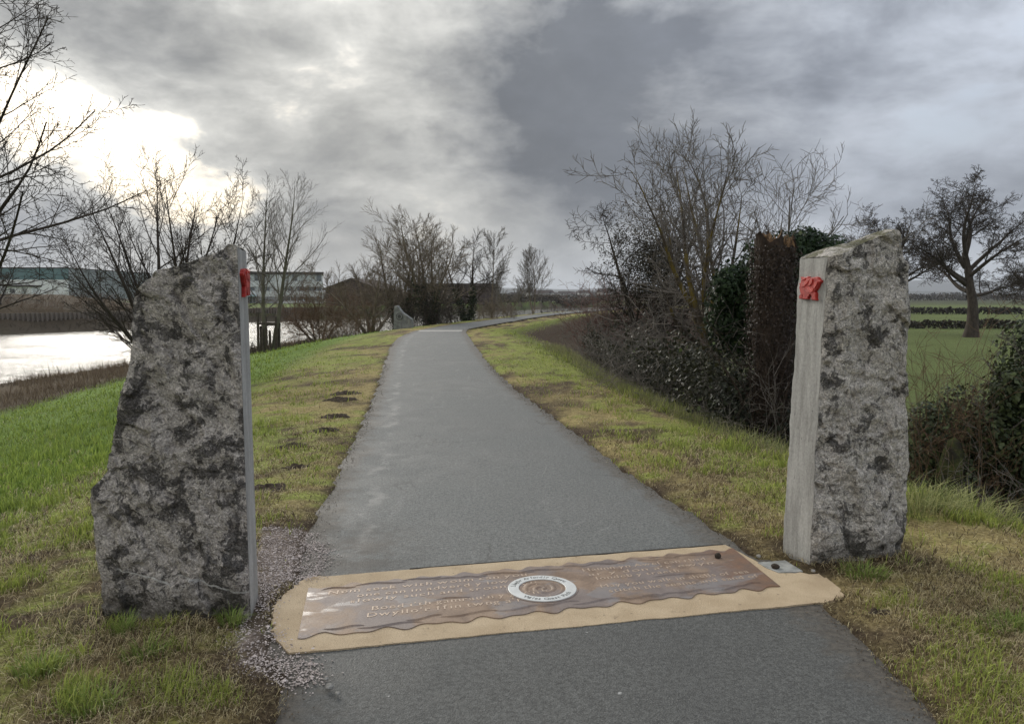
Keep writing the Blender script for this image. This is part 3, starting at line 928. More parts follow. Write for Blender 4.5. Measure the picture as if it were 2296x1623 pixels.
def ring_text(body, r, a0, a1, inward):
    n = len(body)
    for i, ch in enumerate(body):
        if ch == ' ':
            continue
        f = i / (n - 1)
        a = a0 + (a1 - a0) * f
        me = text_mesh(ch, .040, .0006, 'CENTER')
        me.materials.append(inkm)
        ob = link('letter', me, ring)
        ob.location = (math.cos(a) * r, math.sin(a) * r, .0158)
        ob.rotation_euler = (0, 0, a - math.pi / 2 if not inward else a + math.pi / 2)
ring_text('Llwybr Arfordir Cymru', .146, R(158), R(22), False)
ring_text('Wales Coast Path', .169, R(222), R(318), True)
# swirl relief inside the ring
na_, nr2 = 72, 26
aa, rr_ = np.meshgrid(np.linspace(0, 2 * np.pi, na_, endpoint=False), np.linspace(0.0, .128, nr2))
zz = .0108 + .0035 * np.sin(rr_ / .128 * 15 - aa * 1.0) * sst(rr_, .126, .09) + .001 * fb2(np.cos(aa) * rr_, np.sin(aa) * rr_, 40, 3, 2)
V = np.stack([np.cos(aa) * rr_, np.sin(aa) * rr_, zz], -1).reshape(-1, 3)
sw = mk('swirl_relief', V, grid_faces(nr2, na_, True), pm, pl, smooth=True)
sw.location = (-.032, -.023, 0)

# small pale concrete cover beside the right stone and bits lying about
slabm = simple('pale_concrete', (.34, .345, .335), (.20, .205, .20), 14., .8, .003, 60., stretch=(1, 1, 1))
mb = MB(); mb.prism(ragged([(1.475, 4.52), (1.652, 4.563), (1.69, 4.375), (1.545, 4.345), (1.50, 4.42)], .03, .006, 8), -.02, .0125)
tag(mb.build('concrete_cover', slabm), 'small pale grey concrete patch at the foot of the right stone', 'concrete slab')
def lump(name, label, cat, loc, r, mat, seed, flat=.6, group=None):
    n, m_ = 10, 14
    th_, ph_ = np.meshgrid(np.linspace(0, np.pi, n), np.linspace(0, 2 * np.pi, m_, endpoint=False), indexing='ij')
    d = np.stack([np.sin(th_) * np.cos(ph_), np.sin(th_) * np.sin(ph_), np.cos(th_)], -1)
    rad = r * (1 + .35 * fbm(d * 1.8 + seed * 5., 3, seed))
    V = (d * rad[..., None] * np.array((1, 1, flat))).reshape(-1, 3)
    ob = mk(name, V, grid_faces(n, m_, True)[:, ::-1], mat, smooth=False)
    ob.location = loc
    return tag(ob, label, cat, group)
pebm = simple('pebble_stone', (.20, .19, .175), (.32, .31, .29), 30., .8)
clod = simple('dark_clod', (.03, .022, .016), (.05, .038, .028), 30., .9)
lump('soil_clod', 'small black crumb of earth lying on the far end of the rusty plaque', 'clod', (1.255, 4.60, .026), .020, clod, 3, .9)
lump('soil_clod', 'dark clod on the pale concrete patch by the right stone', 'clod', (1.548, 4.425, .022), .024, clod, 4, .7)
for i, (x_, y_, r_, lab) in enumerate([(-.745, 3.03, .016, 'little grey pebble at the corner of the left grass edge'), (-.70, 2.98, .010, 'tiny pebble on the dark tarmac beside the left grass edge'), (-.775, 3.10, .009, 'tiny chip at the edge of the pale gravel on the tarmac'), (1.50, 4.50 + .09, .014, 'small buff chip behind the pale concrete patch'), (1.735, 4.34, .013, 'small buff chip at the foot of the right stone')]):
    lump('pebble', lab, 'pebble', (x_, y_, .012 + r_ * .4 + (.01 if y_ > 4 else 0)), r_, pebm, 20 + i, .7)
molem = simple('fresh_mole_earth', (.042, .033, .025), (.085, .066, .05), 22., .95, .02, 60., spec=.1)
MLAB = ['dark molehill on the left verge, farthest from the stones', 'dark molehill second farthest along the left verge', 'dark molehill third from the far end of the left verge', 'dark molehill halfway along the left verge by the tarmac', 'long low molehill on the left verge in yellowed grass', 'small crumbled molehill near the tarmac on the left verge', 'broad dark molehill on the left verge close to the left stone', 'small dark earth heap in grass right of the buff band']
for i, (x_, y_, r_) in enumerate(MOLES):
    n, m_ = 16, 30
    rr0, a0 = np.meshgrid(np.linspace(0, 1, n), np.linspace(0, 2 * np.pi, m_, endpoint=False), indexing='ij')
    rad = r_ * .74 * (1 + .75 * fbm(np.stack([np.cos(a0) * 2.2, np.sin(a0) * 2.2, a0 * 0 + i], -1), 4, i)) * rr0 * 1.0
    xx = x_ + np.cos(a0) * rad * 1.15; yy = y_ + np.sin(a0) * rad
    zz = height(xx, yy) + (1 - rr0 ** 2) * r_ * .17 * (1 + .4 * fb2(xx, yy, 14., 3, i)) + fb2(xx, yy, 40., 3, 50 + i) * .028 - .012 * rr0
    tag(mk('molehill', np.stack([xx, yy, zz], -1).reshape(-1, 3), grid_faces(n, m_, True), molem, smooth=True), MLAB[i], 'molehill', 'molehills on the verges')

# grey marker stone by the bend, with a round badge
mr = thing('marker_stone', 'small grey marker stone with slanted top and round badge by the bend', 'marker stone', (-5.9, 42.0, float(height(-5.9, 42.0, False))), R(-8))
out_ = [(-.52, -.25), (-.50, .35), (-.48, .95), (-.44, 1.16), (-.28, 1.20), (-.16, 1.02), (.02, .80), (.30, .62), (.52, .45), (.54, .12), (.50, -.25)]
mb = MB(); n = len(out_)
V = []
for (s_, yd) in ((.96, -.16), (1.0, -.10), (1.0, .16), (.92, .24)):
    V += [(x * s_, yd + .02 * math.sin(7 * x + 3 * z), z * (s_ if z > 0 else 1)) for x, z in out_]
F = [list(range(n)), list(range(3 * n, 4 * n))[::-1]] + [[k * n + i, (k + 1) * n + i, (k + 1) * n + (i + 1) % n, k * n + (i + 1) % n] for k in range(3) for i in range(n)]
mb.add(V, F)
mstone = simple('grey_marker_stone', (.14, .145, .14), (.24, .245, .235), 5., .8, .02, 20.)
mb.build('body', mstone, mr)
badge = simple('dark_badge', (.05, .052, .05), (.09, .09, .085), 20., .5)
a = np.linspace(0, 2 * np.pi, 24, endpoint=False)
V = np.concatenate([np.stack([-.16 + .19 * np.cos(a), np.full(24, yy), .60 + .19 * np.sin(a)], -1) for yy in (-.13, -.19)])
rf = MB(); rf.add(V, [list(range(24, 48))] + [[i, (i + 1) % 24, 24 + (i + 1) % 24, 24 + i] for i in range(24)])
bo = rf.build('badge', badge, mr)
V = np.concatenate([np.stack([-.16 + r_ * np.cos(a), np.full(24, yy), .60 + r_ * np.sin(a)], -1) for r_, yy in ((.15, -.193), (.15, -.205), (.10, -.205), (.10, -.193))])
mk('badge_ring', V, grid_faces(4, 24, True), mstone, bo)

# ================================================================== WOODY PLANTS
def nrmz(a):
    return a / np.maximum(np.linalg.norm(a, axis=-1, keepdims=True), 1e-9)
def tubes(pts, rad, sides):
    """pts (N,M,3), rad (N,M) -> V, F"""
    N, M, _ = pts.shape
    tg = nrmz(np.gradient(pts, axis=1))
    ax = nrmz(pts[:, -1] - pts[:, 0])
    ref = np.where(np.abs(ax[:, 2:3]) < .8, np.array((0, 0, 1.)), np.array((1., 0, 0)))
    ref = nrmz(np.cross(ax, ref))[:, None, :]
    n1_ = nrmz(ref - (ref * tg).sum(-1, keepdims=True) * tg)
    n2_ = np.cross(tg, n1_)
    a = np.arange(sides) * 2 * np.pi / sides
    ring_ = n1_[:, :, None, :] * np.cos(a)[None, None, :, None] + n2_[:, :, None, :] * np.sin(a)[None, None, :, None]
    V = (pts[:, :, None, :] + ring_ * rad[:, :, None, None]).reshape(-1, 3)
    g = grid_faces(M, sides, True)
    F = (g[None] + (np.arange(N) * M * sides)[:, None, None]).reshape(-1, 4)
    return V, F
def sweep(rg, P0, D, L, R0, R1, nseg, wig, up):
    N = len(P0)
    d = nrmz(D); p = P0.copy()
    pts = [p]
    upv = np.array((0, 0, 1.))
    mom = rg.normal(size=(N, 3)) * wig * .6
    for i in range(nseg):
        mom = mom * .5 + rg.normal(size=(N, 3)) * wig
        d = nrmz(d + mom + upv * up)
        p = p + d * (L / nseg)[:, None]
        pts.append(p)
    pts = np.stack(pts, 1)
    f = np.linspace(0, 1, nseg + 1)[None, :]
    return pts, R0[:, None] * (1 - f) + R1[:, None] * f
def spawn(rg, pts, rad, L, lv):
    per, t0, t1, ang, av, lr, shrink, nseg, wig, up, rr, sides = lv
    N, M, _ = pts.shape
    tt = t0 + (t1 - t0) * (np.arange(per)[None, :] + rg.random((N, per))) / per
    fi = tt * (M - 1); i0 = np.minimum(fi.astype(int), M - 2); f = (fi - i0)[..., None]
    ar = np.arange(N)[:, None]
    A, B = pts[ar, i0], pts[ar, i0 + 1]
    P0 = A * (1 - f) + B * f
    T = nrmz(B - A)
    lr_ = rad[ar, i0] * (1 - f[..., 0]) + rad[ar, i0 + 1] * f[..., 0]
    ref = np.where(np.abs(T[..., 2:3]) < .85, np.array((0, 0, 1.)), np.array((1., 0, 0)))
    n1_ = nrmz(np.cross(T, ref)); n2_ = np.cross(T, n1_)
    az = np.arange(per)[None, :] * 2.4 + rg.random((N, 1)) * 6.28 + rg.normal(size=(N, per)) * .5
    an = R(1) * (ang + rg.normal(size=(N, per)) * av)
    Dd = T * np.cos(an)[..., None] + (n1_ * np.cos(az)[..., None] + n2_ * np.sin(az)[..., None]) * np.sin(an)[..., None]
    Lc = L[:, None] * lr * (1 - shrink * (tt - t0) / max(t1 - t0, 1e-6)) * rg.uniform(.65, 1.25, (N, per))
    Rc = np.maximum(lr_ * rr, .0012)
    return P0.reshape(-1, 3), Dd.reshape(-1, 3), Lc.ravel(), Rc.ravel()
def skeleton(seed, stems, levels, rtip=.4, rmin=.0015, stip=.07):
    """stems: list of (P0, D, L, R, nseg, wig, up, sides) sharing the last four"""
    rg = np.random.default_rng(seed)
    P0 = np.array([s[0] for s in stems], float); Dd = np.array([s[1] for s in stems], float)
    L = np.array([s[2] for s in stems], float); R0 = np.array([s[3] for s in stems], float)
    nseg, wig, up, sides = stems[0][4:8]
    pts, rad = sweep(rg, P0, Dd, L, R0, R0 * stip, nseg, wig, up)
    out = [(pts, rad, sides)]
    for lv in levels:
        P0, Dd, L, R0 = spawn(rg, pts, rad, L, lv)
        R0 = np.maximum(R0, rmin)
        pts, rad = sweep(rg, P0, Dd, L, R0, np.maximum(R0 * rtip, rmin * .6), lv[7], lv[8], lv[9])
        out.append((pts, rad, lv[11]))
    return out
def merge(lst):
    Vs, Fs, n = [], [], 0
    for V, F in lst:
        Vs.append(V); Fs.append(F + n); n += len(V)
    return np.concatenate(Vs), np.concatenate(Fs)
def flare(sk, h, k):
    p, r, s = sk[0]
    z = p[..., 2] - p[:, :1, 2]
    sk[0] = (p, r * (1 + k * np.exp(-np.maximum(z, 0) / h)), s)
def bark(name, a, b, scale=6., moss=None):
    m, t, p, o = material(name)
    co = obj_pos(t)
    st = t.v('MULTIPLY', co, (1, 1, .35))
    n = t.noise(st, scale, 6, .65)
    base = t.mix(t.ramp(n, .32, .68), a, b)
    if moss:
        base = t.mix(t.m('MULTIPLY', t.ramp(t.noise(co, 2.2, 4, .6), .45, .62), .8), base, moss)
    t.put(p.inputs['Base Color'], base)
    p.inputs['Roughness'].default_value = .9
    p.inputs['Specular IOR Level'].default_value = .15
    t.put(p.inputs['Normal'], t.bump(t.noise(st, scale * 5, 5, .7), .7, .012))
    return m
B_DARK = bark('dark_bark', (.040, .032, .026), (.078, .064, .052))
B_GREY = bark('grey_twig_bark', (.125, .110, .097), (.225, .203, .18))
B_OLIVE = bark('olive_bark', (.085, .082, .055), (.15, .14, .10))
B_WILLOW = bark('willow_bark', (.13, .104, .076), (.235, .195, .145))
B_RED = bark('red_twig_bark', (.14, .082, .070), (.21, .135, .115))
B_LICHEN = bark('lichened_bark', (.075, .062, .050), (.12, .10, .08), moss=(.21, .16, .035))
B_BROWN = bark('brown_scrub', (.12, .078, .050), (.19, .13, .085))
B_DEAD = bark('dead_ivy_bark', (.028, .021, .017), (.075, .055, .043), 11.)
LEAFM = leafmat('ivy_leaf', .5, .2, .28)
GRASSM = leafmat('grass_blade', .6, .35, .2)

def plant(name, label, cat, loc, sk, split, mats, group=None, parts=('trunk', 'branches')):
    r = thing(name, label, cat, loc, 0, group)
    lo_ = [tubes(*k) for k in sk[:split]]
    hi_ = [tubes(*k) for k in sk[split:]]
    if lo_:
        mk(parts[0], *merge(lo_), mats[0], r, smooth=True)
    if hi_:
        mk(parts[1], *merge(hi_), mats[1], r, smooth=True)
    return r
def gz(x, y, sink=.1):
    return float(height(np.array(x), np.array(y), False)) - sink
def leaf_mesh(C, Nn, size, colr, rg, name, parent, mat, aspect=.8):
    """folded four-triangle leaves at points C facing Nn"""
    n = len(C)
    Nn = nrmz(Nn + rg.normal(size=(n, 3)) * .45)
    ref = nrmz(rg.normal(size=(n, 3)) + np.array((0, 0, -.8)))
    U = nrmz(ref - (ref * Nn).sum(-1, keepdims=True) * Nn)
    W_ = np.cross(Nn, U)
    s = (size * rg.uniform(.6, 1.3, n))[:, None]
    base = C - U * s * .5
    tip = C + U * s * .62 - Nn * s * .12
    l = C + W_ * s * .5 * aspect - Nn * s * .13 - U * s * .12
    r_ = C - W_ * s * .5 * aspect - Nn * s * .13 - U * s * .12
    V = np.stack([base, l, tip, r_], 1).reshape(-1, 3)
    i = np.arange(n)[:, None] * 4
    F = np.concatenate([i + np.array((0, 2, 1)), i + np.array((0, 3, 2))])
    return mk(name, V, F, mat, parent, col=np.repeat(colr, 4, 0))
def ivy_cols(rg, n, a=(.018, .034, .012), b=(.045, .075, .022), bright=.06):
    k = rg.random((n, 1)) ** 1.5
    c_ = np.array(a) * (1 - k) + np.array(b) * k
    c_ = np.where(rg.random((n, 1)) < bright, np.array((.10, .13, .05)), c_)
    return c_

# ---- foreground tree whose trunk stands left of the frame
sk = skeleton(11, [((0, 0, 0), (.05, -.03, 1), 8.4, .17, 14, .03, .02, 10)],
    [(46, .20, .98, 62, 10, .36, .30, 9, .04, .035, .24, 5), (10, .15, 1, 38, 12, .40, .5, 6, .05, .045, .5, 4), (8, .12, 1, 42, 12, .42, .4, 4, .07, .05, .55, 3), (4, .1, 1, 46, 14, .40, .3, 1, .10, .06, .7, 3)], .3, .0040)
plant('bare_tree', 'bare dark tree reaching in from the left edge above the river', 'tree', (-7.45, 9.9, gz(-7.45, 9.9)), sk, 2, (B_DARK, B_DARK))

# ---- many-stemmed tree behind the left stone
rg = np.random.default_rng(5)
st = []
for i, (a, tilt) in enumerate([(200, 30), (175, 14), (20, 6), (5, 24), (100, 12), (230, 42), (-20, 36), (150, 24), (300, 10), (185, 50)]):
    ti, az = R(tilt), R(a)
    st.append(((.10 * math.cos(az), .10 * math.sin(az), 0), (math.sin(ti) * math.cos(az), math.sin(ti) * math.sin(az), math.cos(ti)), rg.uniform(5.0, 6.4) * (.80 if tilt > 28 else 1), rg.uniform(.06, .10), 10, .03, .035, 8))
sk = skeleton(12, st, [(12, .18, .97, 36, 10, .40, .45, 6, .05, .05, .45, 4), (9, .12, 1, 38, 12, .40, .4, 4, .08, .04, .55, 3), (7, .1, 1, 42, 14, .42, .3, 1, .10, .04, .65, 3)], .35, .0056)
plant('bare_tree', 'bare many-stemmed tree rising behind the top of the left stone', 'tree', (-9.1, 21.0, gz(-9.1, 21.0)), sk, 1, (B_DARK, B_DARK))

# ---- twin-stemmed young tree with a guard of stakes
sk = skeleton(13, [((-.14, 0, 0), (-.10, 0, 1), 7.6, .12, 14, .012, .045, 8), ((.14, .05, 0), (.17, .02, 1), 7.9, .125, 14, .012, .03, 8)],
    [(26, .24, .99, 40, 8, .40, .62, 6, .03, .055, .36, 4), (10, .15, 1, 30, 9, .40, .4, 4, .05, .06, .5, 3), (5, .1, 1, 28, 10, .48, .3, 1, .06, .05, .6, 3)], .4, .0046)
TX, TY = -11.45, 36.4
tw = plant('bare_tree', 'slender twin-stemmed bare tree standing inside dark stakes on the river bank', 'tree', (TX, TY, gz(TX, TY)), sk, 1, (B_OLIVE, B_GREY))
stk = simple('weathered_stake', (.045, .036, .028), (.085, .07, .055), 12., .9, .004)
gd = thing('tree_guard', 'dark wooden stake guard round the twin-stemmed tree', 'tree guard', (TX, TY, gz(TX, TY)))
for i, (x_, y_, h_) in enumerate([(-.42, -.25, 1.95), (.42, -.22, 1.75), (-.25, .35, 1.7), (.38, .36, 1.6), (-.18, -.34, 1.2), (.16, -.36, 1.1), (0, -.36, 1.25), (-.40, .08, 1.3), (.44, .08, 1.2)]):
    mb = MB(); mb.box(x_ - .045, x_ + .045, y_ - .045, y_ + .045, -.2, h_)
    mb.build('stake', stk, gd)
mb = MB(); mb.box(-.46, .46, -.36, -.32, 1.38, 1.48); mb.build('rail', stk, gd)
mb = MB(); mb.box(-.46, .46, .34, .38, 1.30, 1.40); mb.build('rail', stk, gd)

# ---- willows by the bend
def willow(seed, h, n_stem, spread, fork=.25):
    rg = np.random.default_rng(seed)
    st = []
    for i in range(n_stem):
        az = 6.283 * (i + rg.random() * .6) / n_stem
        ti = R(spread) * rg.uniform(.5, 1.1)
        st.append(((.18 * math.cos(az), .18 * math.sin(az), 0), (math.sin(ti) * math.cos(az), math.sin(ti) * math.sin(az), math.cos(ti)), h * rg.uniform(.75, 1.), h * .021 * rg.uniform(.8, 1.2), 10, .06, .035, 7))
    return skeleton(seed, st, [(14, .18, .98, 52, 10, .46, .45, 6, .05, .060, .40, 4), (9, .12, 1, 36, 10, .48, .35, 3, .06, .07, .5, 3), (8, .1, 1, 28, 10, .54, .3, 1, .07, .06, .6, 3)], .4, .0085)
for (x_, y_, h_, ns, sp, sd_, mt, lab) in [
    (-8.9, 49, 5.5, 4, 40, 41, B_WILLOW, 'spreading bare willow leaning over the water left of the marker stone'),
    (-7.4, 52, 7.0, 4, 34, 42, B_WILLOW, 'tall bare willow with ivied trunk behind the marker stone'),
    (-5.2, 50, 7.2, 4, 28, 43, B_WILLOW, 'tallest bare willow with dark ivy at its fork, right of the marker stone'),
    (-3.2, 55, 6.4, 2, 18, 44, B_DARK, 'dark rounded bare tree at the right end of the willow group'),
    (-13.0, 52, 4.2, 6, 46, 45, B_BROWN, 'low brown bare willow at the left end of the willow group')]:
    sk = willow(sd_, h_, ns, sp)
    r = plant('bare_willow', lab, 'tree', (x_, y_, gz(x_, y_)), sk, 1, (mt, mt), 'willows by the bend')
    if h_ > 6.2:
        rg = np.random.default_rng(sd_ + 500)
        n = 2600
        sp_, sr_, _ = sk[0]
        k = rg.integers(0, len(sp_), n); f = rg.random(n) ** 1.2 * .42
        i0 = (f * (sp_.shape[1] - 1)).astype(int)
        Cc = sp_[k, i0] + (sp_[k, i0 + 1] - sp_[k, i0]) * rg.random((n, 1))
        dn = nrmz(rg.normal(size=(n, 3)) + np.array((0, -.3, .2)))
        Cc = Cc + dn * (rg.uniform(.12, .5, n) * (1.1 - f))[:, None]
        leaf_mesh(Cc, dn, .12, ivy_cols(rg, n, (.014, .022, .010), (.035, .05, .018)), rg, 'ivy', r, LEAFM)
# ---- slim trees beyond the bend
for (x_, y_, h_, sp, sd_, lab) in [(-1.55, 60, 6.2, 0, 46, 'slim bare sapling with feathery upright twigs beside the bend'), (2.0, 74, 6.0, 10, 47, 'pale feathery bare tree farthest along the path'), (-.4, 72, 3.6, 30, 48, 'low bare bush between the slim tree and the far tree')]:
    st = [((0, 0, 0), (0, 0, 1), h_, .085, 12, .02, .04, 7)] if sp < 5 else [((.06 * i, 0, 0), (math.sin(R(sp)) * (i - .5) * 2, .05, 1), h_ * (.9 + .1 * i), .07, 12, .03, .04, 7) for i in range(2)]
    sk = skeleton(sd_, st, [(28, .2, .99, 42, 8, .42, .6, 5, .04, .07, .34, 4), (9, .15, 1, 30, 9, .44, .4, 4, .05, .07, .5, 3), (6, .1, 1, 26, 9, .5, .3, 1, .06, .05, .6, 3)], .4, .0095)
    plant('bare_tree', lab, 'tree', (x_, y_, gz(x_, y_)), sk, 1, (B_WILLOW, B_GREY))

# ---- scrub: many thin stems from a strip of ground
def scrub(name, label, cat, x0, x1, y0, y1, h, n, seed, mat, lean=.35, rmin=.004, r0=.012, lv=None, curve=None, wig=.09, up=.02, group=None, base=0., per=(4, 3), zoff=0.):
    rg = np.random.default_rng(seed)
    cx, cy = (x0 + x1) / 2, (y0 + y1) / 2
    cz = gz(cx, cy, 0)
    xs = rg.uniform(x0, x1, n); ys = rg.uniform(y0, y1, n)
    if curve is not None:
        xs = xs + curve(ys)
    zs = height(xs, ys, False) - .08 + zoff
    dd = rg.normal(size=(n, 3)) * lean; dd[:, 2] = 1
    st = []
    hh = h * rg.uniform(.45, 1.1, n) * (1 - .45 * np.abs(2 * (xs - xs.min()) / max(np.ptp(xs), .01) - 1) ** 2.5)
    st = [((xs[i] - cx, ys[i] - cy, zs[i] - cz), dd[i], hh[i], r0 * rg.uniform(.6, 1.4), 6, wig, up, 3) for i in range(n)]
    sk = skeleton(seed, st, lv or [(per[0], .2, 1, 40, 14, .42, .4, 4, .12, .03, .6, 3), (per[1], .1, 1, 42, 16, .45, .3, 2, .14, .02, .7, 3)], .5, rmin)
    r = plant(name, label, cat, (cx, cy, cz), sk, 1, (mat, mat), group, ('stems', 'branches'))
    for ch in r.children:
        ch['kind'] = 'stuff'
    return r
scrub('scrub', 'reddish brown bare willow scrub leaning over the river left of the marker stone', 'scrub', -11.5, -8.4, 46, 51, 2.6, 90, 61, B_BROWN, .30, .011, .018)
scrub('scrub', 'dark low bank scrub behind the twin-stemmed tree', 'scrub', -19.5, -13.2, 38, 46, 1.0, 240, 62, B_DARK, .8, .008, .014)
scrub('scrub', 'dark bramble strip along the river bank below the willow scrub', 'scrub', -14.5, -8.0, 41, 46.5, .62, 200, 63, B_DARK, .9, .008, .014)
scrub('scrub', 'dark scrub under the tallest willow', 'scrub', -7.6, -3.6, 48, 52, 2.4, 170, 64, B_DARK, .5, .009, .016)
scrub('scrub', 'thin dark undergrowth right of the willow group', 'scrub', -3.4, .3, 56, 62, 1.9, 130, 65, B_WILLOW, .4, .009, .014)
scrub('scrub', 'low dark scrub on the river edge beyond the far bend', 'scrub', -1, 9, 92, 104, 1.6, 90, 66, B_DARK, .5, .014, .022)

# ---- right-hand thicket
scrub('shrub', 'purplish red twiggy shrub beside the right verge', 'shrub', 2.5, 5.0, 22.5, 27, 3.3, 360, 71, B_RED, .20, .0055, .010, up=.05)
scrub('shrub', 'low purplish shrub continuing the hedge toward the bend', 'shrub', 4.1, 7.6, 28, 38, 2.9, 210, 72, B_RED, .25, .006, .011, up=.04)
scrub('bramble', 'dark tangled bramble bank along the right ditch, far part', 'bramble', 2.0, 4.5, 17.5, 22.5, 2.3, 280, 73, B_GREY, .6, .0045, .009, wig=.14, up=-.02)
scrub('bramble', 'dark tangled bramble bank along the right ditch, middle part', 'bramble', 2.3, 5.0, 12.5, 17.5, 2.5, 300, 74, B_GREY, .6, .0038, .008, wig=.15, up=-.02)
scrub('bramble', 'arching bare brambles at the foot of the broken trunk', 'bramble', 2.75, 5.0, 9.2, 12.5, 2.1, 240, 75, B_GREY, .7, .0026, .006, wig=.16, up=-.04)
for nm, lab, (x0, x1, y0, y1), h_, n, sd_ in [('undergrowth', 'dark leafy undergrowth below the far brambles', (2.1, 4.6, 16, 23.5), 1.3, 13000, 81), ('undergrowth', 'dark leafy undergrowth in the ditch before the broken trunk', (2.35, 5.2, 10, 16.5), 1.6, 20000, 82)]:
    rg = np.random.default_rng(sd_)
    xs = rg.uniform(x0, x1, n); ys = rg.uniform(y0, y1, n)
    zt = np.abs(fb2(xs, ys, 1.3, 3, sd_)) * .8 + .55
    zs = height(xs, ys, False) + rg.random(n) ** .6 * h_ * zt
    r = thing(nm, lab, 'undergrowth', ((x0 + x1) / 2, (y0 + y1) / 2, 0))
    Cc = np.stack([xs - (x0 + x1) / 2, ys - (y0 + y1) / 2, zs], -1)
    leaf_mesh(Cc, rg.normal(size=(n, 3)) + np.array((-.2, -.5, .8)), .06, ivy_cols(rg, n, (.018, .020, .012), (.045, .045, .022), .01), rg, 'leaves', r, LEAFM)
# leaning contorted tree, branches fanning over the thicket
st = [((0, 0, 0), (-.10, -.05, 1), 1.75, .17, 8, .05, .0, 9)]
sk0 = skeleton(21, st, [])
rg = np.random.default_rng(22)
top = sk0[0][0][0, -1]
lim = []
for (a, ti, L) in [(172, 18, 3.7), (160, 8, 3.7), (185, 30, 3.3), (30, 10, 2.6), (200, 62, 1.9), (100, 22, 2.7), (-15, 50, 1.9), (150, 24, 3.5), (190, 12, 3.8), (175, 44, 2.4)]:
    az, t_ = R(a), R(ti)
    lim.append((top * .96 + rg.normal(size=3) * .04, (math.sin(t_) * math.cos(az), math.sin(t_) * math.sin(az), math.cos(t_)), L, rg.uniform(.045, .075), 12, .075, .03, 7))
sk1 = skeleton(23, lim, [(10, .25, 1, 38, 12, .38, .35, 7, .09, .06, .42, 4), (7, .15, 1, 40, 14, .48, .3, 4, .12, .07, .55, 3), (5, .2, 1, 40, 14, .5, .3, 3, .13, .08, .6, 3)], .4, .0048)
sk = [sk0[0]] + sk1
TX, TY = 3.55, 13.2
plant('bare_tree', 'twisted bare tree with yellow lichened limbs fanning over the right thicket', 'tree', (TX, TY, gz(TX, TY)), sk, 2, (B_LICHEN, B_GREY))
# hanging dead stems from it
st = []
for i in range(90):
    st.append(((rg.uniform(-1.9, 1.0), rg.uniform(-.8, .8), rg.uniform(.9, 2.6)), (rg.normal() * .6, rg.normal() * .6, rg.uniform(-.3, .6)), rg.uniform(.8, 1.7), rg.uniform(.005, .009), 9, .14, -.10, 4))
sk = skeleton(25, st, [(4, .2, 1, 40, 14, .5, .3, 6, .14, -.05, .6, 3)], .5, .003)
hs_ = plant('hanging_stems', 'pale dead climber stems hanging under the twisted tree', 'climber', (TX, TY - .4, gz(TX, TY)), sk, 1, (B_GREY, B_GREY), None, ('stems', 'twigs'))
for c_ in hs_.children: c_['kind'] = 'stuff'
# dense round thorn behind
sk = skeleton(26, [((0, 0, 0), (0, 0, 1), 4.7, .13, 9, .05, .03, 8), ((.2, .1, 0), (.14, .1, 1), 4.5, .11, 9, .05, .03, 8), ((-.2, 0, 0), (-.10, .1, 1), 4.6, .11, 9, .05, .03, 8), ((0, .2, 0), (.1, .3, 1), 4.3, .11, 9, .05, .02, 8)],
    [(18, .22, 1, 58, 14, .27, .30, 4, .11, .03, .42, 3), (9, .12, 1, 52, 16, .46, .3, 3, .14, .02, .55, 3), (9, .1, 1, 52, 18, .5, .3, 2, .16, .0, .65, 3)], .45, .0065)
plant('thorn_tree', 'dense dark rounded thorn tree behind the twisted tree', 'tree', (3.75, 20.5, gz(3.75, 20.5, -.35)), sk, 1, (B_DARK, B_DARK))
THORN = bpy.data.objects['thorn_tree']
rg = np.random.default_rng(261)
n = 15000
dn = nrmz(rg.normal(size=(n, 3)))
Cc = np.array((-.05, 0, 3.15)) + dn * np.array((1.45, 1.2, 2.0)) * (rg.random(n) ** .6 * (1 + .3 * fbm(dn * 2.5, 3, 7)))[:, None]
leaf_mesh(Cc, dn, .042, ivy_cols(rg, n, (.026, .023, .016), (.070, .062, .042), .0), rg, 'clinging_ivy', THORN, LEAFM)
# finer bare tree behind, to the right
sk = skeleton(27, [((0, 0, 0), (-.05, 0, 1), 5.6, .12, 10, .06, .02, 7), ((.1, .1, 0), (.30, 0, 1), 5.4, .10, 10, .06, .02, 7), ((.1, .1, 0), (.55, 0, 1), 5.0, .09, 10, .07, .02, 7)],
    [(12, .3, 1, 42, 12, .42, .35, 6, .10, .05, .45, 3), (8, .15, 1, 40, 14, .46, .3, 4, .12, .06, .55, 3), (5, .2, 1, 38, 14, .5, .3, 3, .13, .06, .6, 3)], .4, .0055)
plant('bare_tree', 'pale bare tree showing above the evergreen behind the broken trunk', 'tree', (6.2, 18.5, gz(6.2, 18.5)), sk, 1, (B_GREY, B_GREY))

# broken trunk wrapped in dead ivy
bt = thing('broken_trunk', 'thick snapped-off tree trunk wrapped in dead ivy left of the right stone', 'tree', (3.36, 10.0, gz(3.36, 10.0)))
n, m_ = 90, 56
zz0 = gz(3.36, 10.0)
hgt = 2.27 - zz0
th_, vv = np.meshgrid(np.linspace(0, 2 * np.pi, m_, endpoint=False), np.linspace(0, 1, n))
q = np.stack([np.cos(th_) * 1.3, np.sin(th_) * 1.3, vv * 3.], -1)
rad = .225 * (1 + .30 * np.exp(-vv * 7)) * (1 + .06 * sst(vv, .6, 1.)) + fbm(q * 1.6, 4, 3) * .07 + np.abs(fbm(q * np.array((5, 5, 1.6)), 4, 8)) * .09 - .03
jag = (fbm(np.stack([np.cos(th_) * 2.2, np.sin(th_) * 2.2, th_ * 0], -1), 3, 12) * .30) * sst(vv, .86, 1.)
V = np.stack([np.cos(th_) * rad, np.sin(th_) * rad, vv * hgt + jag], -1).reshape(-1, 3)
